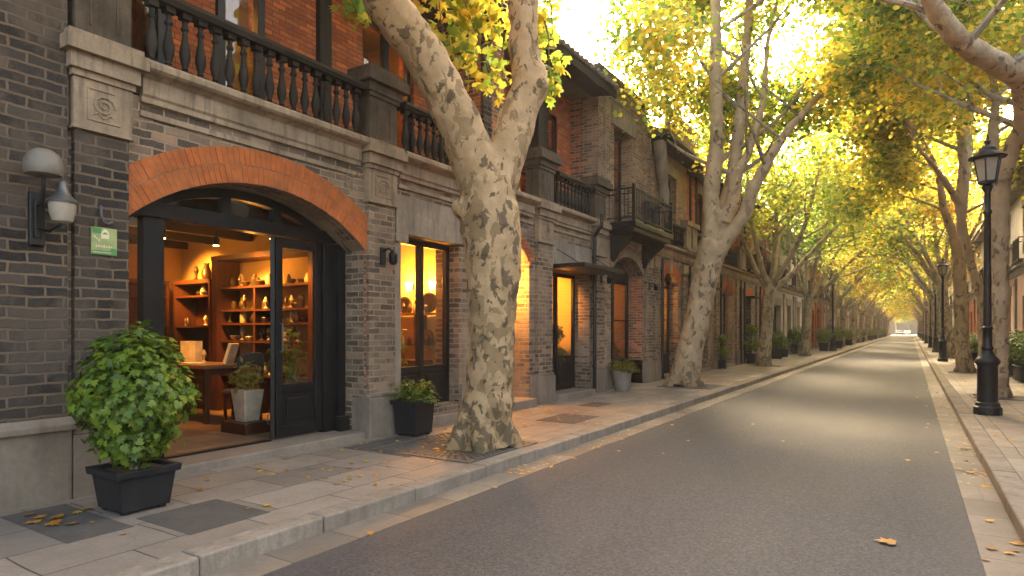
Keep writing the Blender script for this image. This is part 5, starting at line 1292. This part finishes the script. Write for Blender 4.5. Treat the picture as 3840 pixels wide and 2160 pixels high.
planter('hedge', 3.0, 23.4, 0.95, 'long hedge planter nearest on the right, mostly cut by the picture edge', gr)
planter('hedge', 2.75, 36.5, 0.95, 'broad green hedge planter seen between the right trunks', gr)
planter('ball', 2.3, 47.0, 1.1, 'round shrub in a planter just left of the second lamp post', gr)
planter('ball', 2.6, 74, 1.0, 'round shrub in a planter far along the right pavement', gr)
for y in (95, 120, 140): planter('ball', 2.6, y, 1.1, 'tiny planter far along the right pavement', 'tiny planters far along the right pavement', y)

planter('topiary', -7.15, 13.15, 0.85, 'two-ball topiary standing inside behind the glass door under the flat awning', 'plants inside the shops', 0.4).location.z = 0.12
planter('ball', -7.3, 16.35, 0.8, 'dark round plant inside the doorway under the iron balcony', 'plants inside the shops', 0.4)
planter('topiary', -7.2, 19.9, 0.9, 'two-ball topiary inside the orange arched door past the iron balcony', 'plants inside the shops', 0.4)
# ------------------------------------------------------------------ cars at the far end
def car(paint):
    o = root('parked_car', (0, 0, 0), 'car', 'car')
    prof = [(-2.1, 0.35), (-2.15, 0.62), (-2.05, 0.85), (-1.1, 0.95), (-0.45, 1.42), (0.95, 1.46), (1.75, 1.0), (2.1, 0.92), (2.15, 0.5), (2.1, 0.35)]
    MB().prof_x(prof, -0.85, 0.85).build('body', M[paint], o, bevel=0.08, seg=3)
    MB().prof_x([(-0.98, 1.0), (-0.45, 1.36), (0.9, 1.40), (1.5, 1.02)], -0.862, 0.862).build('window', M['car_glass'], o)
    MB().add([(-0.7, -1.08, 1.0), (0.7, -1.08, 1.0), (0.62, -0.50, 1.40), (-0.62, -0.50, 1.40)], [(0, 1, 2, 3)]).build('windscreen', M['car_glass'], o)
    for x in (-0.78, 0.78):
        for y in (-1.35, 1.3):
            b = MB(); vs = [(x+dx, y+0.32*math.cos(k*0.3927), 0.32+0.32*math.sin(k*0.3927)) for dx in (-0.1, 0.1) for k in range(16)]
            b.add(vs, [tuple(range(16)), tuple(range(31, 15, -1))] + [(k, k+16, (k+1) % 16+16, (k+1) % 16) for k in range(16)]); b.build('wheel', M['tyre'], o)
    for x in (-0.6, 0.6): MB().box(x-0.18, x+0.18, -2.16, -2.10, 0.62, 0.76).build('headlight', M['lamp_glass'], o)
    return o
c = car('car_white'); c.location = (-1.0, 236, -0.125); c['label'] = 'white car standing at the far end of the street'
c = car('car_dark'); c.location = (-3.0, 228, -0.125); c['label'] = 'dark car parked at the far end by the left kerb'

# ------------------------------------------------------------------ fallen leaves
def litter_mesh(seed):
    g = random.Random(seed); V, F = LOBED
    v = V.copy(); v[:, 2] += 0.18*np.abs(v[:, 0])*g.uniform(0.3, 1.5) + 0.15*(v[:, 1]-0.5)**2*g.uniform(-0.5, 1.2); v[:, 1] -= 0.5; v[:, 2] -= v[:, 2].min()
    return v, F
protos = []
for s_ in range(5):
    v, F = litter_mesh(s_)
    o = np_mesh('fallen_leaf', v, F, M['litter'], None); tag(o, 'fallen leaf', 'leaf', 'fallen leaves'); protos.append(o)
lg = random.Random(77); nlf = [0]
def fallen(x, y, z, s_, lab):
    k = nlf[0]; src = protos[k % 5]
    o = src if k < 5 else src.copy()
    if k >= 5: COL.objects.link(o)
    o.location = (x, y, z+0.002); o.scale = (s_, s_, s_); o.rotation_euler = (lg.uniform(-.15, .15), lg.uniform(-.15, .15), lg.uniform(0, 6.28)); o['label'] = lab; nlf[0] += 1
fallen(-0.17, 5.57, -0.125, 0.14, 'single large pale leaf lying on the asphalt at lower right')
for i in range(34): fallen(lg.uniform(0.43, 0.70), 5.5+lg.random()**1.5*14, -0.119, lg.uniform(0.05, 0.10), 'small dry leaf in the stone gutter along the right kerb')
for i in range(26): fallen(lg.uniform(-3.93, -3.6), 3.3+lg.random()**1.3*14, -0.119, lg.uniform(0.04, 0.075), 'small dry leaf in the stone gutter along the left kerb')
for i in range(26): fallen(lg.uniform(-6.1, -4.25), 2.2+lg.random()**1.2*14, 0.004, lg.uniform(0.035, 0.07), 'small yellow leaf scattered on the left pavement')
for i in range(10): fallen(lg.uniform(-6.1, -5.4), lg.uniform(2.1, 2.55), 0.006, lg.uniform(0.07, 0.12), 'yellow leaf on the dark patch beside the big shrub')
for i in range(16): fallen(lg.uniform(-5.4, -4.3), lg.uniform(5.9, 7.1), 0.013, lg.uniform(0.05, 0.08), 'yellow leaf on the iron grate of the nearest tree')
for i in range(9): fallen(lg.uniform(-3.4, 0.3), 3.5+lg.random()*12, -0.125, lg.uniform(0.035, 0.08), 'small leaf scattered on the asphalt road')
for i in range(18): fallen(lg.uniform(0.98, 3.0), 8.5+lg.random()*9, 0.002, lg.uniform(0.05, 0.09), 'small dry leaf scattered on the right pavement')
g = np.random.default_rng(9); n = 2600
xx = np.concatenate([g.uniform(0.42, 0.71, 420), g.uniform(-3.94, -3.6, 420), g.uniform(-6.2, -4.2, 760), np.where(g.random(420) < 0.5, -3.55 + 0.5*g.random(420)**2, 0.38 - 0.6*g.random(420)**2), g.uniform(0.96, 3.5, 580)])
yy = np.concatenate([8+g.random(420)**1.4*80, 6+g.random(420)**1.4*80, 4+g.random(760)**1.4*70, 6+g.random(420)*70, 10+g.random(580)**1.3*60])
zz = np.where((xx > -3.95) & (xx < 0.72), -0.118, 0.008); zz[1600:2020] = -0.121
kp = np.ones(n, bool); kp[1650:2020] = False; xx, yy, zz = xx[kp], yy[kp], zz[kp]
lt = leaves('fallen_leaves', np.stack([xx, yy, zz], 1), 0.06, M['litter'], None, 5, LOBED, up=6.0, spread=0.7)
tag(lt, 'thin scatter of small dry leaves over kerbs, gutters and paving', 'leaf litter', None, 'stuff')
# ------------------------------------------------------------------ things inside the lit shops
FZ = 0.10
def table(x0, x1, y0, y1, z, label):
    o = root('table', ((x0+x1)/2, (y0+y1)/2, FZ), label, 'table')
    MB().box(x0, x1, y0, y1, z-0.06, z).build('tabletop', M['wood_mid'], o, bevel=0.01)
    MB().box(x0+0.08, x1-0.08, y0+0.08, y1-0.08, z-0.16, z-0.061).build('apron', M['wood_red'], o)
    for x in (x0+0.08, x1-0.15):
        for y in (y0+0.08, y1-0.15): MB().box(x, x+0.07, y, y+0.07, FZ, z-0.16).build('leg', M['wood_red'], o)
table(-10.2, -8.75, 5.35, 6.05, 0.98, 'high wooden work table with books and boxes inside the arched shop')
ch = root('chair', (-8.35, 5.72, FZ), 'chair with a dark rounded backrest before the table inside the arched shop', 'chair')
MB().box(-8.56, -8.14, 5.50, 5.92, 0.55, 0.63).build('seat', M['chair_grey'], ch, bevel=0.03)
MB().prof_x([(5.50, 0.72), (5.90, 0.72), (5.92, 1.08), (5.86, 1.17), (5.56, 1.17), (5.48, 1.08)], -8.16, -8.10).build('backrest', M['chair_grey'], ch, bevel=0.02)
for x in (-8.53, -8.18):
    for y in (5.53, 5.87): MB().box(x, x+0.035, y, y+0.035, FZ, 0.552).build('leg', M['wood_red'], ch)
MB().box(-8.155, -8.12, 5.55, 5.58, 0.62, 0.73).box(-8.155, -8.12, 5.84, 5.87, 0.62, 0.73).build('back_frame', M['wood_red'], ch)
for i, (x, y) in enumerate(((-9.3, 5.05), (-9.85, 5.0))):
    st = root('stool', (x, y, FZ), ('wooden stool in front of the work table, nearer the door', 'wooden stool in front of the work table, farther from the door')[i], 'stool', 'stools at the work table')
    MB().box(x-0.17, x+0.17, y-0.17, y+0.17, 0.56, 0.60).build('seat', M['wood_mid'], st, bevel=0.01)
    for dx in (-0.15, 0.12):
        for dy in (-0.15, 0.12): MB().box(x+dx, x+dx+0.03, y+dy, y+dy+0.03, FZ, 0.56).build('leg', M['wood_red'], st)
def boxthing(name, label, cat, x, y, z, w, d, h, mat, rz=0, group=None, tilt=0):
    o = MB().box(x-w/2, x+w/2, y-d/2, y+d/2, z, z+h).build(name, M[mat], None, loc=(x, y, z), bevel=0.006)
    o.rotation_euler = (0, tilt, rz); return tag(o, label, cat, group)
boxthing('book', 'flat book lying on the work table near the shrub', 'book', -9.9, 5.5, 0.98, 0.22, 0.3, 0.03, 'paper', 0.3)
boxthing('book', 'open pale book in the middle of the work table', 'book', -9.35, 5.55, 0.98, 0.34, 0.24, 0.02, 'paper', -0.2)
boxthing('gift_box', 'tall cream paper box standing on the work table', 'box', -9.9, 5.85, 0.98, 0.30, 0.16, 0.34, 'paper', 0.25)
boxthing('gift_box', 'tilted cream box at the right end of the work table', 'box', -8.95, 5.88, 0.985, 0.05, 0.26, 0.32, 'paper', 0.5, tilt=0.3)
def cabinet(x0, x1, y0, y1, z1, label, face, mat='wood_red', nsh=3, name='cabinet', back='wood_red'):
    """shelving; face 'y-' opens towards -y, face 'x+' towards +x"""
    o = root(name, ((x0+x1)/2, (y0+y1)/2, FZ), label, 'cabinet' if name == 'cabinet' else 'shelf')
    t = 0.05
    if face == 'y-':
        MB().box(x0, x0+t, y0, y1, FZ, z1).box(x1-t, x1, y0, y1, FZ, z1).box(x0, x1, y0-0.01, y1, z1+0.001, z1+0.07).build('case', M[mat], o)
        MB().box(x0+t, x1-t, y1-0.02, y1-0.003, FZ, z1).build('back', M[back], o)
        MB().box(x0+t, x1-t, y0+0.01, y1-0.021, FZ, FZ+0.55).build('base', M[mat], o)
        for k in range(nsh): z = FZ+0.6+(z1-FZ-0.6)*(k+0.55)/nsh; MB().box(x0+t, x1-t, y0+0.01, y1-0.021, z, z+0.035).build('shelf', M[mat], o)
    else:
        MB().box(x0, x1, y0, y0+t, FZ, z1).box(x0, x1, y1-t, y1, FZ, z1).box(x0, x1+0.01, y0, y1, z1+0.001, z1+0.07).build('case', M[mat], o)
        MB().box(x0+0.003, x0+0.02, y0+t, y1-t, FZ, z1).build('back', M[back], o)
        MB().box(x0+0.021, x1-0.01, y0+t, y1-t, FZ, FZ+0.55).build('base', M[mat], o)
        for k in range(nsh): z = FZ+0.6+(z1-FZ-0.6)*(k+0.55)/nsh; MB().box(x0+0.021, x1-0.01, y0+t, y1-t, z, z+0.035).build('shelf', M[mat], o)
    return o
cabinet(-11.98, -11.55, 3.2, 6.4, 2.33, 'long dark wooden cabinet along the rear wall of the arched shop', 'x+')
cabinet(-11.5, -10.35, 6.45, 6.88, 2.33, 'dark wooden display cabinet in the corner of the arched shop', 'y-')
sh = root('shelf_unit', (-9.2, 6.7, FZ), 'tall brightly lit shelf unit with pale ornaments inside the arched shop', 'shelf')
MB().box(-10.3, -10.14, 6.45, 6.89, FZ, 2.70).box(-7.85, -7.75, 6.5, 6.89, FZ, 2.70).box(-10.3, -7.75, 6.44, 6.89, 2.701, 2.78).build('case', M['wood_red'], sh)
SZ = (0.75, 1.32, 1.62, 1.85, 2.24)
for z in SZ: MB().box(-10.14, -7.85, 6.52, 6.89, z-0.035, z).build('shelf', M['wood_red'], sh)
MB().box(-9.25, -9.20, 6.53, 6.88, FZ, 2.24).build('divider', M['wood_red'], sh)
vr = random.Random(15)
def vase_mesh(kind):
    pr = {0: [(0.03, 0), (0.05, 0.02), (0.06, 0.08), (0.035, 0.15), (0.025, 0.18), (0.035, 0.20)], 1: [(0.045, 0), (0.05, 0.01), (0.05, 0.13), (0.03, 0.15), (0.03, 0.17)],
          2: [(0.02, 0), (0.045, 0.01), (0.015, 0.04), (0.02, 0.10), (0.04, 0.13), (0.028, 0.17), (0.012, 0.21)], 3: [(0.025, 0), (0.06, 0.03), (0.075, 0.07), (0.07, 0.08)]}[kind]
    return MB().lathe(pr, n=12)
VP = {}
def ornament(x, y, z, kind, mat, sc, label, group):
    key = (kind, mat)
    if key not in VP:
        o = vase_mesh(kind).build('ornament', M[mat], None, smooth=True); VP[key] = o
    else:
        o = VP[key].copy(); COL.objects.link(o)
    o.location = (x, y, z); o.scale = (sc, sc, sc); tag(o, label, 'ornament', group)
names = {0.75: 'lowest', 1.32: 'second', 1.62: 'third', 1.85: 'fourth', 2.24: 'top'}
for z in SZ:
    x = -10.0
    while x < -8.0:
        if vr.random() < 0.8:
            ornament(x, 6.66+vr.uniform(-.07, .07), z, vr.randrange(4), vr.choice(('cream', 'bronze', 'cream', 'bronze')), vr.uniform(0.8, 1.25), 'small ornament standing on the %s board of the lit shelf unit' % names[z], 'ornaments on the lit shelves')
        x += vr.uniform(0.09, 0.15)
for k in range(9):
    zz = FZ+0.6+(2.33-FZ-0.6)*((k % 3)+0.55)/3+0.035
    ornament(-10.5-vr.random()*0.85, 6.62, zz, vr.randrange(4), 'cream' if k % 2 else 'bronze', 0.9, 'dim ornament inside the dark corner cabinet', 'ornaments in the corner cabinet')
for k in range(9):
    zz = FZ+0.6+(2.33-FZ-0.6)*((k % 3)+0.55)/3+0.035
    ornament(-11.72, 3.6+vr.random()*2.6, zz, vr.randrange(4), 'cream' if k % 3 == 0 else 'bronze', 1.0, 'dim ornament on the long rear cabinet shelves', 'ornaments in the rear cabinet')
ornament(-11.05, 6.62, 2.402, 2, 'bronze', 1.3, 'small dark figurine on top of the corner cabinet, the thinner one', None)
ornament(-10.72, 6.62, 2.402, 0, 'bronze', 1.5, 'dark squat vase on top of the corner cabinet', None)
ornament(-9.55, 5.85, 0.98, 2, 'cream', 1.0, 'little pale figurine standing on the work table', None)
boxthing('wooden_crate', 'low dark wooden crate under the cream planter inside the door', 'crate', -7.72, 5.35, FZ, 0.55, 0.42, 0.15, 'wood_red')
o = root('potted_plant', (-7.72, 5.36, 0.25), 'leafy plant in a cream tapered planter just inside the arched door', 'potted plant')
MB().frustum(-7.72, 5.36, 0.25, 0.68, 0.11, 0.11, 0.155, 0.155).build('pot', M['pot_white'], o, bevel=0.012)
p, d = bush_points((-7.72, 5.36, 0.86), (0.24, 0.24, 0.22), 260, 31, 0.2)
leaves('foliage', p, 0.075, M['bush_yellow'], o, 32, OVAL, up=0.5, spread=0.5, nrm=d*0.6)
o = root('potted_plant', (-7.45, 5.75, FZ), 'tall dark plant seen through the glass of the closed door leaf', 'potted plant')
MB().lathe([(0.13, 0), (0.17, 0.32), (0.15, 0.32), (0.0, 0.30)], -7.45, 5.78, FZ, 16).build('pot', M['bronze'], o, smooth=True)
stems(o, (-7.45, 5.78), 0.38, 1.4, 7, 0.2, 33)
p, d = bush_points((-7.45, 5.78, 1.05), (0.25, 0.22, 0.55), 330, 34, 0.1)
leaves('foliage', p, 0.10, M['bush'], o, 35, OVAL, up=0.4, spread=0.6, nrm=d*0.5)
# second shop, behind the window
sh = root('shelf_unit', (-7.4, 8.5, FZ), 'two-board display shelf against the glowing wall behind the shop window', 'shelf')
for z in (1.22, 1.80): MB().box(-8.1, -6.97, 8.30, 8.62, z-0.04, z).build('shelf', M['wood_mid'], sh)
MB().box(-8.16, -8.101, 8.28, 8.63, 0.15, 2.0).box(-7.30, -7.26, 8.31, 8.62, 1.221, 1.759).box(-8.1, -6.97, 8.31, 8.62, 0.15, 0.9).build('case', M['wood_red'], sh)
def disc(x, y, z, r, label):
    b = MB(); n = 22
    vs = [(x+q*math.cos(2*math.pi*k/n), y-dx, z+r+q*math.sin(2*math.pi*k/n)) for dx, q in ((0, r), (0.03, r), (0.04, r*0.8), (0.03, r*0.72)) for k in range(n)]
    b.add(vs, [tuple(range(n-1, -1, -1)), tuple(3*n+k for k in range(n))] + [(j*n+k, j*n+(k+1) % n, (j+1)*n+(k+1) % n, (j+1)*n+k) for j in range(3) for k in range(n)])
    o = b.build('display_plate', M['bronze'], None, loc=(x, y, z)); tag(o, label, 'plate', 'round plates in the shop window')
disc(-7.62, 8.46, 1.80, 0.15, 'dark round plate on the upper window shelf, leftmost'); disc(-7.28, 8.46, 1.80, 0.13, 'small dark round plate on the upper window shelf, in the middle'); disc(-7.05, 8.44, 1.80, 0.18, 'largest dark round plate on the upper window shelf, at its right end'); disc(-7.12, 8.46, 1.22, 0.15, 'dark round plate on the lower window shelf')
for k in range(12): ornament(-7.75+(k//2)*0.135, 8.40, 1.80 if k % 2 == 0 else 1.22, vr.randrange(4), 'bronze' if k % 3 else 'cream', 0.9, 'small ornament between the plates behind the shop window', 'ornaments behind the shop window')
o = root('potted_plant', (-7.2, 7.75, 0.14), 'green plant standing behind the left pane of the shop window', 'potted plant')
MB().lathe([(0.13, 0), (0.17, 0.5), (0.15, 0.5), (0.0, 0.48)], -7.2, 7.75, 0.14, 16).build('pot', M['pot_white'], o, smooth=True)
p, d = bush_points((-7.2, 7.75, 1.15), (0.20, 0.20, 0.46), 330, 36, 0.1)
leaves('foliage', p, 0.085, M['bush'], o, 37, OVAL, up=0.4, spread=0.6, nrm=d*0.5)
boxthing('display_table', 'small wooden display table behind the right pane of the shop window', 'table', -6.98, 8.05, 0.14, 0.32, 0.4, 0.86, 'wood_red')
for xx, lab in ((-7.62, 'glowing wall lamp on the wall behind the left window pane'), (-7.08, 'glowing wall lamp on the wall behind the right window pane')):
    l = root('wall_sconce', (xx, 8.62, 2.28), lab, 'lamp', 'glowing sconces in the second shop')
    MB().box(xx-0.04, xx+0.04, 8.61, 8.638, 2.22, 2.34).build('backplate', M['bronze'], l)
    MB().lathe([(0.035, -0.07), (0.06, 0.07)], xx, 8.55, 2.28, 14).build('shade', M['lamp_on'], l)
    lamp_light(xx, 8.44, 2.34, 15, size=0.05)
# ceiling lamps
downlight(-10.7, 5.7, 3.06, 'ceiling spotlight at the rear corner of the arched shop', 75, spot=75, aim=(-11.0, 6.8, 2.2))
downlight(-9.3, 5.9, 3.06, 'ceiling spotlight before the lit shelves of the arched shop', 70, spot=80, aim=(-9.35, 6.9, 1.5))
downlight(-9.2, 5.0, 3.06, 'ceiling spotlight above the middle of the arched shop', 24, spot=60, aim=(-9.4, 5.5, 0.9))
downlight(-7.9, 5.9, 3.06, 'ceiling spotlight just behind the closed door leaf', 24, spot=70, aim=(-8.0, 6.9, 1.5))
downlight(-7.6, 7.7, 3.21, 'ceiling spotlight behind the shop window', 3)
downlight(-8.2, 9.7, 3.09, 'ceiling spotlight in the porch shop', 34, spot=80, aim=(-8.6, 10.8, 1.8))
downlight(-7.9, 12.3, 3.09, 'ceiling spotlight behind the glass door under the flat awning', 95, spot=62, aim=(-7.4, 13.7, 2.15))
l = root('wall_sconce', (XF-0.62, 10.68, 2.5), 'small lamp lighting the brick side of the arched porch', 'lamp')
MB().lathe([(0.03, -0.06), (0.055, 0.06)], XF-0.62, 10.62, 2.5, 12).build('shade', M['lamp_on'], l)
MB().box(XF-0.66, XF-0.58, 10.66, 10.70, 2.46, 2.54).build('backplate', M['bronze'], l)
lamp_light(XF-0.55, 10.3, 2.45, 42)

EH = root('house', (0, 288, 0), 'pale house facing down the street across its far end', 'house')  # house added to cover the white sky gap; dark wall tones it down
b = MB(); wall_open(b, 0, 0.4, -22, 22, -0.1, 8.5, [(y-0.7, y+0.7, 4.6, 6.6, 0) for y in (-16, -10, -4, 2, 8, 14)] + [])
b.v = [(y, 288 + x, z) for x, y, z in b.v]; b.build('wall', M['stone_dark'], EH)
MB().box(-22.4, 22.4, 287.4, 296, 8.5, 9.0).build('roof', M['roof_tile'], EH)
MB().box(-22, 22, 288.45, 295, -0.1, 8.49).build('interior_wall', M['interior_dim'], EH)
for x in (-13, -7, -1, 5, 11): MB().box(x-0.9, x+0.9, 287.93, 287.99, -0.05, 2.8).build('door', M['black_frame'], EH)

lamp_light(-10.3, 5.4, 2.75, 5); lamp_light(-9.0, 6.3, 2.6, 3.5)  # ambient fill added to lift the arched shop, without fixtures
# ------------------------------------------------------------------ the air over the street
HAZE = 0.0010
t = NT('morning haze')
v = t.N('ShaderNodeVolumePrincipled', Density=HAZE, Anisotropy=0.2); v.inputs['Color'].default_value = (1.0, 0.95, 0.87, 1)
t.L(v.outputs[0], t.out.inputs['Volume'])
hz = MB().box(-60, 60, -40, 300, -1.2, 26).build('haze', t.m); tag(hz, kind='stuff')
